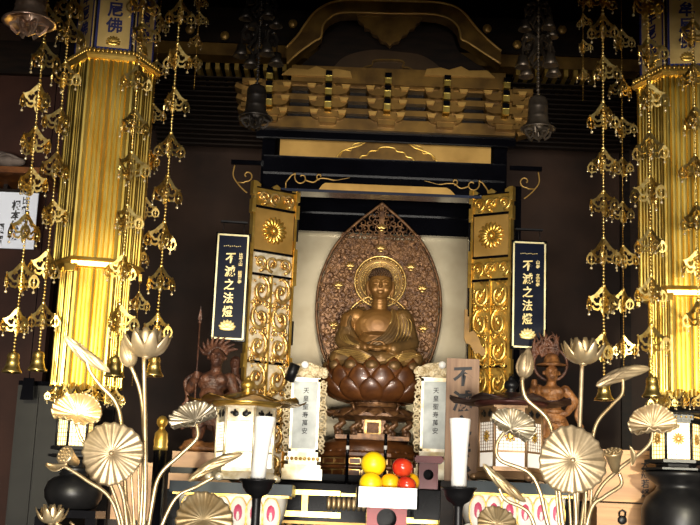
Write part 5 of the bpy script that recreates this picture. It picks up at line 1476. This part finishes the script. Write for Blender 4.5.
# ================================================================== offering stand with fruit
Yf = 4.5
Mf = FZ(387, 508, Yf)
of = root('offering_stand', (P(387, 508, Yf).x, Yf + .1, .78), 'red lacquered offering stand with white tray holding the fruit', 'stand')
mb = MB(Mf)
mb.bb(-30.5, 30.5, -8, 52, 0, 11.8); 
for q in ((-31, 31, -9, -7, 0, 20), (-31, 31, 51, 53, 0, 20), (-31, -29, -9, 53, 0, 20), (29, 31, -9, 53, 0, 20)): mb.bb(*q)
mb.build('tray', mat('white_lacquer', (244, 240, 236), (250, 248, 244), 0, .3, 4), of)
zb = (0.78 - P(387, 508, Yf).z) / S(387, 508, Yf)
mb = MB(Mf)
def holed(mb, hw_, y, z0, z1, cr, cz, th, M=None):
    """upright board with a round hole"""
    ring_o = []; n = 32
    for k in range(n):
        a = 2 * PI * k / n; c_, s_ = math.cos(a), math.sin(a)
        q = min(hw_ / max(1e-6, abs(c_)), ((z1 - cz) if s_ > 0 else (cz - z0)) / max(1e-6, abs(s_)))
        ring_o.append((q * c_, cz + q * s_))
    vs = []
    for (ox, oz), k in zip(ring_o, range(n)):
        a = 2 * PI * k / n; vs += [(ox, y, oz), (cr * math.cos(a), y, cz + cr * math.sin(a)), (ox, y + th, oz), (cr * math.cos(a), y + th, cz + cr * math.sin(a))]
    fs = []
    for k in range(n):
        a, b = 4 * k, 4 * ((k + 1) % n); fs += [(a, b, b + 1, a + 1), (a + 2, a + 3, b + 3, b + 2), (a + 1, b + 1, b + 3, a + 3), (a, a + 2, b + 2, b)]
    mb.add(vs, fs, False, M)
holed(mb, 20, 0, zb, 0, 10, -10.5, 2)
mb.bb(-20, -18, 2, 40, zb, 0); mb.bb(18, 20, 2, 40, zb, 0)
mb.build('base', REDL, of)
MB(Mf).bb(-18, 18, 38, 40, zb, 0).build('hole_shade_board', BLACK, of)  # back board coloured black to stand in for shade inside the hole
fr = [('yellow_citrus', 'round yellow citrus topping the pile on the white tray', 'fruit', 373.5, 464, 12.6, YEL, 8, 'citrus'),
      ('yellow_citrus', 'large yellow citrus at the lower left of the fruit pile', 'fruit', 370.8, 483.6, 11.5, YEL, -5, 'citrus'),
      ('yellow_citrus', 'small orange yellow citrus in the middle of the bottom row', 'fruit', 390, 483.5, 10.2, ORG, 5, 'citrus'),
      ('yellow_citrus', 'citrus mostly hidden behind the two red apples', 'fruit', 410, 482, 9.5, ORG, 19, 'citrus'),
      ('red_apple', 'upper red apple resting on the fruit pile', 'fruit', 402.5, 468, 10.6, APP, 7, 'apple'),
      ('red_apple', 'lower red apple in the tray below the other apple', 'fruit', 406.5, 485.5, 9.7, APP, -6, 'apple')]
for nm, lab, cat, px, py, r_, m, dy, kd in fr:
    Y = Yf + dy * S(387, 480, Yf) + .05
    c = P(px, py, Y); s_ = S(px, py, Y)
    t = root(nm, c - Vector((0, 0, r_ * s_)), lab, cat)
    mb = MB(Matrix.Translation(c) @ Matrix.Scale(s_, 4) @ Matrix.Rotation(.25, 4, 'Y') @ Matrix.Rotation(-.2, 4, 'X'))
    q = []
    for i in range(19):
        a = PI * i / 18; rad = r_ * math.sin(a); zz = r_ * math.cos(a) * (.97 if kd == 'citrus' else .93)
        if kd == 'apple': rad *= 1 + .05 * math.cos(a); zz -= 2.6 * math.exp(-(rad / 3.2) ** 2) * (1 if a < 1.5 else -.6)
        else: zz -= 1.0 * math.exp(-(rad / 2.4) ** 2) * (1 if a < 1.5 else 0)
        q.append((max(rad, 0), zz))
    q.reverse(); mb.lathe(q, 28); mb.build('skin', m, t)
    mb = MB(Matrix.Translation(c) @ Matrix.Scale(s_, 4) @ Matrix.Rotation(.25, 4, 'Y') @ Matrix.Rotation(-.2, 4, 'X'))
    zt_ = r_ * .93 - 2.4
    if kd == 'apple': mb.tube([(0, 0, zt_), (.3, 0, zt_ + 2.6), (1, 0, zt_ + 4.4)], .5, 6)
    else: mb.lathe([(1.4, zt_ + 1.2), (1.2, zt_ + 2.2), (0, zt_ + 2.4)], 8)
    mb.build('stalk', DARKW, t)
# small wine-red stand behind the apples
Ms = FZ(428, 489, 5.5)
ws = root('small_offering_stand', P(428, 489, 5.5), 'small wine red stand with round hole beside the right candle', 'stand')
mb = MB(Ms); mb.bb(-14.5, 14.5, -6, 24, 27, 30.5); mb.bb(-13, 13, -5, 23, 25.5, 27)
for q in ((-14.5, 14.5, -6, -4.6, 30.5, 32.5), (-14.5, -13, -6, 24, 30.5, 32.5), (13, 14.5, -6, 24, 30.5, 32.5)): mb.bb(*q)
mb.build('tray', WINE, ws)
mb = MB(Ms); holed(mb, 9.6, -1.5, 0, 25.5, 5.2, 14, 1.5); mb.bb(-9.6, -8, 0, 20, 0, 25.5); mb.bb(8, 9.6, 0, 20, 0, 25.5); mb.build('base', WINE, ws)
MB(Ms).bb(-8, 8, 18, 20, 0, 25.5).build('hole_shade_board', BLACK, ws)  # black colour here replaces the shade behind the small stand's hole
pbx = MB(); pbox(pbx, 414, 490.3, 440, 520, 5.46, .2); pbx.build('plinth', BLACK, alt)

# ================================================================== black pole with gold cap
Mk = FZ(155, 525, 4.75)
bp = root('capped_pole', (P(155, 525, 4.75).x, 4.75, 0), 'slim black post with gold ball cap behind the left lotus stems', 'post')
zb = -P(155, 525, 4.75).z / S(155, 525, 4.75)
MB(Mk).lathe([(6.6, zb), (6.6, 76)], 20).build('shaft', BLACK, bp)
mb = MB(Mk); mb.lathe([(7.3, 74), (7.3, 78), (6.9, 79), (7.3, 84), (6.9, 85), (6.6, 91), (5, 93), (3, 95), (2.6, 97), (4, 98), (5.6, 101), (5.4, 105), (3, 108), (0, 109)], 22); mb.build('gold_cap', GOLD, bp)

# ================================================================== dark pots and small lit lanterns
def pot(cx, yb, Y, rad, h, label, neck, Mat=BLACKM):
    M = FZ(cx, yb, Y)
    t = root('iron_jar', P(cx, yb, Y), label, 'jar')
    mb = MB(M); mb.lathe([(rad * .55, 0), (rad * .8, h * .08), (rad * .97, h * .35), (rad, h * .55), (rad * .9, h * .8), (rad * .7, h * .93), (rad * neck, h), (rad * neck, h * 1.1), (rad * (neck + .2), h * 1.2), (rad * (neck + .12), h * 1.2), (rad * (neck - .08), h * 1.05), (0, h * 1.0)], 36)
    mb.build('body', Mat, t)
    if neck > .5:
        pass
    s_ = S(cx, yb, Y); z_ = P(cx, yb, Y)
    b_ = root('jar_stand', (z_.x, Y, 0), 'black stand under the ' + ('left' if cx < 350 else 'right') + ' iron jar', 'stand')
    MB().bb(z_.x - rad * s_, z_.x + rad * s_, Y - rad * s_ * .9, Y + rad * s_ * .9, z_.z - .03, z_.z).build('top', BLACK, b_)
    for i in (-1, 1):
        for j in (-1, 1): MB().bb(z_.x + i * rad * s_ * .85 - .02, z_.x + i * rad * s_ * .85 + .02, Y + j * rad * s_ * .8 - .02, Y + j * rad * s_ * .8 + .02, 0, z_.z - .03).build('leg', BLACK, b_)
    return t
LJ = pot(72, 510, 4.95, 29, 34, 'matte black round jar below the left lit lantern', .45)
def small_lantern(cx, yb, Y, w_, h, label, ph, crest=False):
    M = FZ(cx, yb, Y)
    t = root('lit_hanging_lantern', P(cx, yb, Y), label, 'lantern')
    mb = MB(M); mb.lathe([(w_ * .7, -6), (w_ * .75, -2), (w_ * 1.15, -1), (w_ * 1.15, 2), (w_ * .95, 3), (0, 3)], 6, ph=ph, smooth=False); mb.lathe([(w_, -9), (w_ * 1.25, -8), (w_ * 1.25, -6), (w_ * .8, -5)], 6, ph=ph, smooth=False); mb.build('base', BLACKM, t)
    cs = [(w_ * .9 * math.cos(ph + PI / 3 * k), w_ * .9 * math.sin(ph + PI / 3 * k)) for k in range(7)]
    mb = MB(M)
    for x, y in cs[:6]: mb.tube([(x, y, 2), (x, y, h)], 1.5, 6)
    mb.lathe([(w_ * .8, h - 3), (w_ * .95, h - 3), (w_ * .95, h), (w_ * .8, h)], 6, ph=ph, smooth=False)
    mb.build('frame', BLACKM, t)
    for k in range(6):
        A, B = Vector(cs[k]), Vector(cs[k + 1]); mid = (A + B) / 2; d = B - A; Lx = d.length
        T = Matrix.Translation((mid.x * .97, mid.y * .97, 0)) @ Matrix.Rotation(math.atan2(d.y, d.x), 4, 'Z')
        pn = MB(M @ T).bb(-Lx / 2 + 1, Lx / 2 - 1, 0, .6, 3, h - 2).build('lit_pane', GLOWY, t)
        mb = MB(M @ T)
        nx = 5
        for i in range(1, nx): x = -Lx / 2 + Lx * i / nx; mb.bb(x - .22, x + .22, -1, -.5, 3, h - 2)
        for i in range(1, 9): z_ = 3 + (h - 5) * i / 9; mb.bb(-Lx / 2 + 1, Lx / 2 - 1, -1, -.5, z_ - .22, z_ + .22)
        mb.build('lattice', OLDG2, pn)
        if crest:
            mb = MB(M @ T)
            for q in range(12): rt = Matrix.Rotation(PI / 6 * q, 3, 'Y'); mb.ball(Vector((0, -1.4, h * .55)) + rt @ Vector((3.4, 0, 0)), (2.8, .7, 1), 7, 4, rot=rt)
            mb.build('gold_crest', OLDG2, pn)
    mb = MB(M); mb.lathe([(w_ * .9, h), (w_ * 1.05, h), (w_ * 1.05, h + 5), (w_ * 1.5, h + 6), (w_ * 1.55, h + 8), (w_ * .9, h + 12), (w_ * .3, h + 18), (0, h + 19)], 6, ph=ph, smooth=False); mb.build('roof', BLACKM, t)
    mb = MB(M)
    for k in range(6):
        A, B = Vector(cs[k]) * 1.2, Vector(cs[k + 1]) * 1.2
        for i in range(6): q = A.lerp(B, (i + .5) / 6); mb.ball((q.x, q.y, h + 3), 1.1, 6, 4)
    mb.build('bead_row', OLDG2, t)
    return t
small_lantern(74, 449, 4.98, 20, 42, 'small lit lantern on the matte black round jar', math.radians(-100))
small_lantern(676, 462.8, 4.92, 27, 41, 'lit lattice lantern with crest on the right black jar', math.radians(-128), True)
mb = MB(FZ(74, 476, 4.97)); mb.lathe([(14, 0), (15, 2), (10, 7), (9, 13), (14, 17)], 20); 
mb.build('neck_collar', BLACKM, LJ)
# right jar
Mj = FZ(680, 536.5, 4.92)
t = root('iron_jar', P(680, 536.5, 4.92), 'glossy black wide necked jar under the right lit lantern', 'jar')
mb = MB(Mj); mb.lathe([(24, -22), (33, -10), (38, 8), (38, 26), (33, 38), (24, 45), (22, 49), (26, 53), (33, 58), (35, 62), (33, 63), (24, 55), (0, 54)], 40); mb.build('body', BLACKM, t)
q = P(680, 558.5, 4.92); b_ = root('jar_stand', (q.x, 4.92, 0), 'black stand under the right glossy jar', 'stand')
MB().bb(q.x - .16, q.x + .16, 4.77, 5.07, q.z - .04, q.z - .002).build('top', BLACK, b_)
for i in (-1, 1):
    for j in (-1, 1): MB().bb(q.x + i * .14 - .02, q.x + i * .14 + .02, 4.92 + j * .13 - .02, 4.92 + j * .13 + .02, 0, q.z - .04).build('leg', BLACK, b_)

# ================================================================== pine boxes on the right
def pine_box(x0, x1, y0, y1, Y, label, text, tx, ty, fs_):
    c = P((x0 + x1) / 2, y1, Y)
    t = root('pine_box', (c.x, Y + .1, c.z), label, 'box', 'stacked pine sutra boxes')
    mb = MB(); pbox(mb, x0, y0, x1, y1, Y, .22); mb.build('body', PINE, t)
    mb = MB(); pbox(mb, x0 - 1, y0, x1 + 1, y0 + 4, Y - .01, .225); pbox(mb, x0 - 1.5, y1 - 3, x1 + 1.5, y1, Y - .012, .228); mb.build('edge_boards', PINE, t)
    if text:
        mb = MB(F(tx, ty, Y)); write(mb, text, 0, 0, fs_, fs_ * 1.05, .4, .02); mb.build('lettering', INK, t)
    return t
pb1 = pine_box(588, 662, 450, 502, 5.14, 'pine box with black characters, upper one beside the right lantern', '大般若経', 645, 465, 9)
pb2 = pine_box(597, 668, 504, 560, 5.12, 'pine box with dark round handle under the lettered box', '', 0, 0, 0)
mb = MB(F(622, 518, 5.12)); mb.lathe([(4.6, 0), (4.6, 2), (3, 3), (0, 3)], 16, c=(0, -2, 0)); mb.tube([(-3, 2, 1), (-3, 6, 3), (0, 8, 3), (3, 6, 3), (3, 2, 1)], 1, 6); mb.build('handle', BLACKM, pb2)
bs = root('box_stand', (P(632, 560, 5.2).x, 5.2, 0), 'dark stand under the stacked pine boxes', 'stand')
MB().bb(P(594, 560, 5.12).x, P(672, 560, 5.12).x, 5.1, 5.35, 0, P(632, 560, 5.12).z - .001).build('body', DARKW, bs)
pb3 = pine_box(112, 152, 462, 520, 5.12, 'plain pine box behind the left lotus stems', '', 0, 0, 0)
bs = root('box_stand', (P(132, 520, 5.2).x, 5.2, 0), 'dark stand under the left pine box', 'stand')
MB().bb(P(108, 520, 5.12).x, P(156, 520, 5.12).x, 5.1, 5.38, 0, P(132, 520, 5.12).z - .001).build('body', DARKW, bs)

# ================================================================== gilded lotus arrangements
def frame_from(px, py, Y, nrm, up=(0, 0, 1)):
    n = Vector(nrm).normalized(); u = Vector(up); x = u.cross(n).normalized(); y = n.cross(x)
    s_ = S(px, py, Y); m = Matrix((x, y, n)).transposed().to_4x4()
    return Matrix.Translation(P(px, py, Y)) @ m @ Matrix.Scale(s_, 4)
def leaf_fn(rad, nfl=22, amp=1.6, cup=.10, wav=2.0, fold=0.0, ax=0.0, sx=1.0, sy=1.0, seed=0):
    rr = random.Random(seed); p1, p2 = rr.random() * 6, rr.random() * 6
    def fn(u, v):
        a = 2 * PI * v; r_ = rad * u * (1 + .035 * math.sin(3 * a + p1) * u + .018 * math.cos(nfl * a) * u)
        z_ = amp * math.cos(nfl * a) * (u ** 1.1) + wav * math.sin(5 * a + p2) * u ** 3 - cup * rad * (1 - u) ** 1.4 * -1 * 0 + (-1.8 * math.exp(-(u * 6) ** 2)) + cup * rad * u * u
        x, y = r_ * math.cos(a) * sx, r_ * math.sin(a) * sy
        if fold:
            c_, s_ = math.cos(ax), math.sin(ax); x, y = x * c_ + y * s_, -x * s_ + y * c_
            Rf = rad / fold; th = y / Rf
            y, z_ = (Rf - z_) * math.sin(th), Rf - (Rf - z_) * math.cos(th)
            x, y = x * c_ - y * s_, x * s_ + y * c_
        return (x, y, z_)
    return fn
def leaf(parent, M, rad, m, name='leaf', **k):
    mb = MB(M); mb.sheet(leaf_fn(rad, **k), 14, k.get('nfl', 22) * 7, .7, wrap=True)
    if not k.get('fold'): mb.ball((0, 0, .4), (2.6, 2.6, 1.3), 10, 6)
    return mb.build(name, m, parent)
def rolled(parent, a, b, wd, m, Y, dy=0, grooves=7, bend=3, name='rolled_leaf'):
    A = P(a[0], a[1], Y); B = P(b[0], b[1], Y + dy); s_ = S(*a, Y)
    ax = (B - A); Ln = ax.length; ax.normalize(); side = ax.cross(Vector((0, -1, 0))).normalized(); fr_ = side.cross(ax)
    def fn(u, v):
        q = 2 * PI * v
        r_ = wd * s_ * (math.sin(PI * min(1, (u * .9 + .06))) ** .75) * (1 + .13 * math.sin(grooves * q + u * 16)) * (1.0 if u < .995 else .3)
        if u < .005: r_ *= .3
        c = A + ax * (Ln * u) + side * (bend * s_ * math.sin(PI * u))
        return c + side * r_ * math.cos(q) * (.8) + fr_ * r_ * math.sin(q) * .7
    mb = MB(); mb.sheet(fn, 26, 42)
    # free edge wrapped round the roll
    mb.sheet(lambda u, v: fn(u, .12 + u * .3 + v * .16) + (side * math.cos(2 * PI * (.12 + u * .3)) + fr_ * math.sin(2 * PI * (.12 + u * .3))) * s_ * (1.4 * math.sin(PI * u)), 20, 4, .7 * s_)
    return mb.build(name, m, parent, weld=True)
def stem(par, pts, Y, r_, m, dys=None):
    Ys = [Y + (dys[i] if dys else 0) for i in range(len(pts))]
    P3 = spline([P(x, y, yy) for (x, y), yy in zip(pts, Ys)], 7); s_ = S(*pts[0], Y)
    k = len(P3); return MB().tube(P3, [r_ * s_ * (.8 + .25 * i / k) for i in range(k)], 10).build('stem', m, par)
def open_lotus(par, px, py, Y, size, m, n=8, spread=1.0, name='lotus_flower', tilt=(0, 0), centre=True):
    M = Matrix.Translation(P(px, py, Y)) @ Matrix.Rotation(tilt[0], 4, 'X') @ Matrix.Rotation(tilt[1], 4, 'Y') @ Matrix.Scale(S(px, py, Y) * size, 4)
    mb = MB(M)
    for k in range(n): petal(mb, 2 * PI * k / n + .39, 1, 0, 14 * spread, -1, 5.6, 2.6, 17 * spread, 16, th=.6, nu=10, nv=8, tipw=.12)
    for k in range(n): petal(mb, 2 * PI * (k + .5) / n + .39, 1, 0, 11 * spread, 0, 5.4, 2.6, 9 * spread, 19, th=.6, nu=10, nv=8, tipw=.25)
    f = mb.build(name, m, par)
    if centre:
        mb = MB(M); mb.lathe([(1, 0), (3.4, 4), (5.4, 11), (5.6, 13), (4.8, 13.6), (0, 13.8)], 18); mb.build('seed_head', m, f)
    mb = MB(M); mb.lathe([(0, -2.5), (2.4, -2), (4, 0), (2, 1)], 12); mb.build('calyx', m, f)
    return f
def bud(par, px, py, Y, size, m, tilt=0.0, name='bud'):
    M = Matrix.Translation(P(px, py, Y)) @ Matrix.Rotation(tilt, 4, 'Y') @ Matrix.Scale(S(px, py, Y) * size, 4)
    mb = MB(M)
    mb.lathe([(1, 0), (7, 3), (9, 9), (8, 16), (4.6, 24), (0, 30)], 24)
    for k in range(6): petal(mb, PI / 3 * k, 2, 0, 12.6, 6, 5.4, 1.4, .6, 31, th=.5, nu=12, nv=8, tipw=.05)
    for k in range(5): petal(mb, 2 * PI * k / 5 + .5, 2, -.4, 14.2, 6, 4.2, 1.2, 5, 24, th=.5, nu=12, nv=6, tipw=.1)
    mb.lathe([(0, -4), (1.9, -3.6), (2.4, 0), (4, 2), (1, 3)], 12)
    return mb.build(name, m, par)
def pod(par, px, py, Y, size, m, nrm, name='seed_pod'):
    M = frame_from(px, py, Y, nrm) @ Matrix.Scale(size, 4)
    mb = MB(M)
    mb.lathe([(2, -22), (4, -20), (6.6, -10), (8.6, -3), (9.8, -.6), (9.6, .8), (8.6, 1.2), (0, 1.5)], 26)
    for r_, n_ in ((0, 1), (3.4, 6), (6.8, 10)):
        for k in range(n_): a = 2 * PI * k / n_; mb.lathe([(1.3, 1.1), (1.3, 2.0), (.9, 2.2), (.6, 1.3), (0, 1.2)], 8, c=(r_ * math.cos(a), r_ * math.sin(a), 0))
    return mb.build(name, m, par)
YL = 3.7
def vase(par, px, Y, m):
    q = P(px, 575, Y); z0 = .78; h = q.z - z0
    MB(Matrix.Translation((q.x, Y, z0))).lathe([(.07, 0), (.072, .012), (.045, .03), (.05, .06), (.085, h * .45), (.082, h * .65), (.05, h * .85), (.06, h), (.052, h), (.04, h * .85), (0, h * .8)], 30).build('vase', m, par)
# ---- left
la = root('gilded_lotus_bouquet', (P(134, 575, YL).x, YL, .78), 'silvery gold metal lotus bouquet left of the glowing lantern', 'lotus ornament', 'metal lotus bouquets')
vase(la, 134, YL, PALEG)
bx = lambda x: (x, 578)
s1 = stem(la, [(144, 358), (145, 430), (145, 500), bx(139)], YL, 2.6, PALEG2); open_lotus(s1, 146, 356, YL, 1.42, DULLS if False else PALEG, n=8, spread=1.0)
s1 = stem(la, [(131, 366), (141, 395), (144, 440), (142, 500), bx(137)], YL + .03, 2.3, PALEG2); bud(s1, 131, 366, YL + .03, .95, PALEG, tilt=-.35)
s1 = stem(la, [(86, 357), (90, 371), (100, 385), (116, 403), (122, 430), (126, 500), bx(132)], YL + .06, 2.2, PALEG2); rolled(s1, (64, 336), (110, 372), 7.4, PALEG, YL + .05, .03, bend=2)
s1 = stem(la, [(111, 470), (122, 492), (127, 525), bx(131)], YL - .02, 2.4, PALEG2); leaf(s1, frame_from(111, 453, YL - .05, (-.12, -1, .06)), 31.5, PALEG, nfl=20, amp=.75, cup=-.1, wav=.8, seed=1)
s1 = stem(la, [(76, 424), (82, 440), (104, 470), (122, 520), bx(130)], YL + .05, 2.0, PALEG2); leaf(s1, frame_from(77, 414, YL + .02, (.1, -.95, .55)), 25, PALEG2, fold=1.25, ax=-.22, nfl=18, amp=1.3, cup=.1, wav=1.6, sy=.95, seed=2, name='folded_leaf')
s1 = stem(la, [(62, 465), (86, 480), (114, 505), bx(129)], YL - .12, 2.0, PALEG2); pod(s1, 65, 455, YL - .12, .98, PALEG2, (-.45, -.85, .35)); 
mb = MB(frame_from(57, 466, YL - .14, (-.1, -.9, .6))); mb.sheet(lambda u, v: ((u - .5) * 22, (v - .5) * 9 * math.sin(PI * (u * .9 + .05)) - 3 * math.sin(PI * u), 4 * abs(u - .4) + (v - .5) ** 2 * 6), 12, 6, .7); mb.build('loose_petal', PALEG2, s1)
s1 = stem(la, [(196, 423), (197, 438), (180, 455), (160, 475), (152, 505), bx(141)], YL + .05, 2.2, PALEG2); leaf(s1, frame_from(195, 420, YL + .05, (-.3, -.8, .75)), 26, DULLS if False else mat('greyed_gold', (146, 134, 112), (190, 178, 154), .8, .4, 12), fold=1.0, ax=.5, nfl=18, amp=1.5, cup=.15, wav=2, sy=.8, seed=5, name='folded_leaf')
s1 = stem(la, [(214, 477), (196, 487), (176, 498), (160, 530), bx(143)], YL - .15, 2.0, PALEG2); rolled(s1, (188, 481), (243, 453), 6.6, PALEG2, YL - .15, .02, bend=-3)
s1 = stem(la, [(200, 530), (170, 550), bx(145)], YL - .3, 2.2, PALEG2); leaf(s1, frame_from(203, 519, YL - .3, (0, -1, .75)), 29, PALEG2, fold=.7, ax=0, nfl=20, amp=1.2, cup=-.15, wav=1, seed=8, name='folded_leaf')
for pts in ([(131, 470), (134, 520), bx(135)], [(138, 462), (139, 520), bx(136)], [(118, 478), (131, 520), bx(133)]): stem(la, pts, YL + .04, 1.6, PALEG2)
s1 = stem(la, [(52, 521), (90, 545), bx(128)], YL - .3, 2.0, PALEG2); open_lotus(s1, 51, 523, YL - .3, .95, PALEG2, n=6, centre=False)
s1 = stem(la, [(70, 522), (100, 550), bx(129)], YL - .25, 1.6, PALEG2)
# ---- right
ra = root('gilded_lotus_bouquet', (P(572, 575, YL).x, YL, .78), 'silvery gold metal lotus bouquet before the orange brown guardian', 'lotus ornament', 'metal lotus bouquets')
vase(ra, 572, YL, PALEG)
s1 = stem(ra, [(582, 366), (580, 420), (577, 500), bx(574)], YL, 2.5, PALEG); open_lotus(s1, 583, 363, YL, 1.28, PALEG2, n=8, spread=1.0)
s1 = stem(ra, [(522, 377), (526, 398), (548, 420), (556, 455), (560, 500), bx(569)], YL + .03, 2.2, PALEG2); bud(s1, 523, 377, YL + .03, .98, PALEG, tilt=.18)
s1 = stem(ra, [(623, 379), (622, 394), (612, 405), (596, 425), (590, 460), (582, 520), bx(575)], YL + .06, 2.0, PALEG2); rolled(s1, (596, 386), (650, 368), 8, PALEG, YL + .05, .03, bend=-3)
s1 = stem(ra, [(573, 478), (576, 520), bx(573)], YL - .01, 2.4, PALEG2); leaf(s1, frame_from(573, 460, YL - .05, (.04, -1, .05)), 34, PALEG, nfl=20, amp=.755, cup=-.1, wav=.8, seed=11)
s1 = stem(ra, [(653, 430), (650, 443), (638, 455), (618, 470), (594, 500), bx(577)], YL + .05, 2.1, PALEG2); leaf(s1, frame_from(653, 426, YL + .02, (-.15, -.9, .65)), 25, PALEG, fold=1.25, ax=.12, nfl=18, amp=1.4, cup=.12, wav=2, sy=.95, seed=12, name='folded_leaf')
s1 = stem(ra, [(619, 473), (621, 485), (604, 497), (590, 512), bx(578)], YL - .02, 2.3, PALEG2); pod(s1, 613, 452, YL - .02, 1.0, PALEG2, (-.22, -.45, 1))
mb = MB(frame_from(630, 456, YL, (.5, -.9, .1))); mb.sheet(lambda u, v: ((v - .5) * 8 * math.sin(PI * (u * .9 + .05)) + 3 * math.sin(PI * u), (u - .5) * 20, (v - .5) ** 2 * 6), 12, 6, .7); mb.build('loose_petal', PALEG2, s1)
GG = bpy.data.materials['greyed_gold']
s1 = stem(ra, [(506, 430), (497, 444), (500, 460), (528, 472), (540, 492), (548, 525), bx(566)], YL + .04, 2.2, PALEG2); leaf(s1, frame_from(512, 428, YL + .04, (.2, -.85, .55)), 24, GG, fold=1.1, ax=-.5, nfl=18, amp=1.6, cup=.15, wav=2.4, sy=.9, seed=14, name='folded_leaf')
s1 = stem(ra, [(499, 488), (506, 500), (528, 512), (540, 540), bx(564)], YL - .12, 2.0, PALEG2); rolled(s1, (483, 464), (526, 502), 6.4, PALEG2, YL - .12, .02, bend=2)
s1 = stem(ra, [(500, 532), (540, 560), bx(562)], YL - .3, 2.2, PALEG2); leaf(s1, frame_from(497, 524, YL - .3, (0, -1, .8)), 20, PALEG2, fold=.6, nfl=18, amp=1.0, cup=-.1, wav=1, seed=18, name='folded_leaf')
for pts in ([(556, 488), (560, 530), bx(570)], [(569, 492), (571, 530), bx(572)], [(586, 488), (584, 530), bx(575)], [(592, 484), (588, 530), bx(576)]): stem(ra, pts, YL + .04, 1.7, PALEG2)
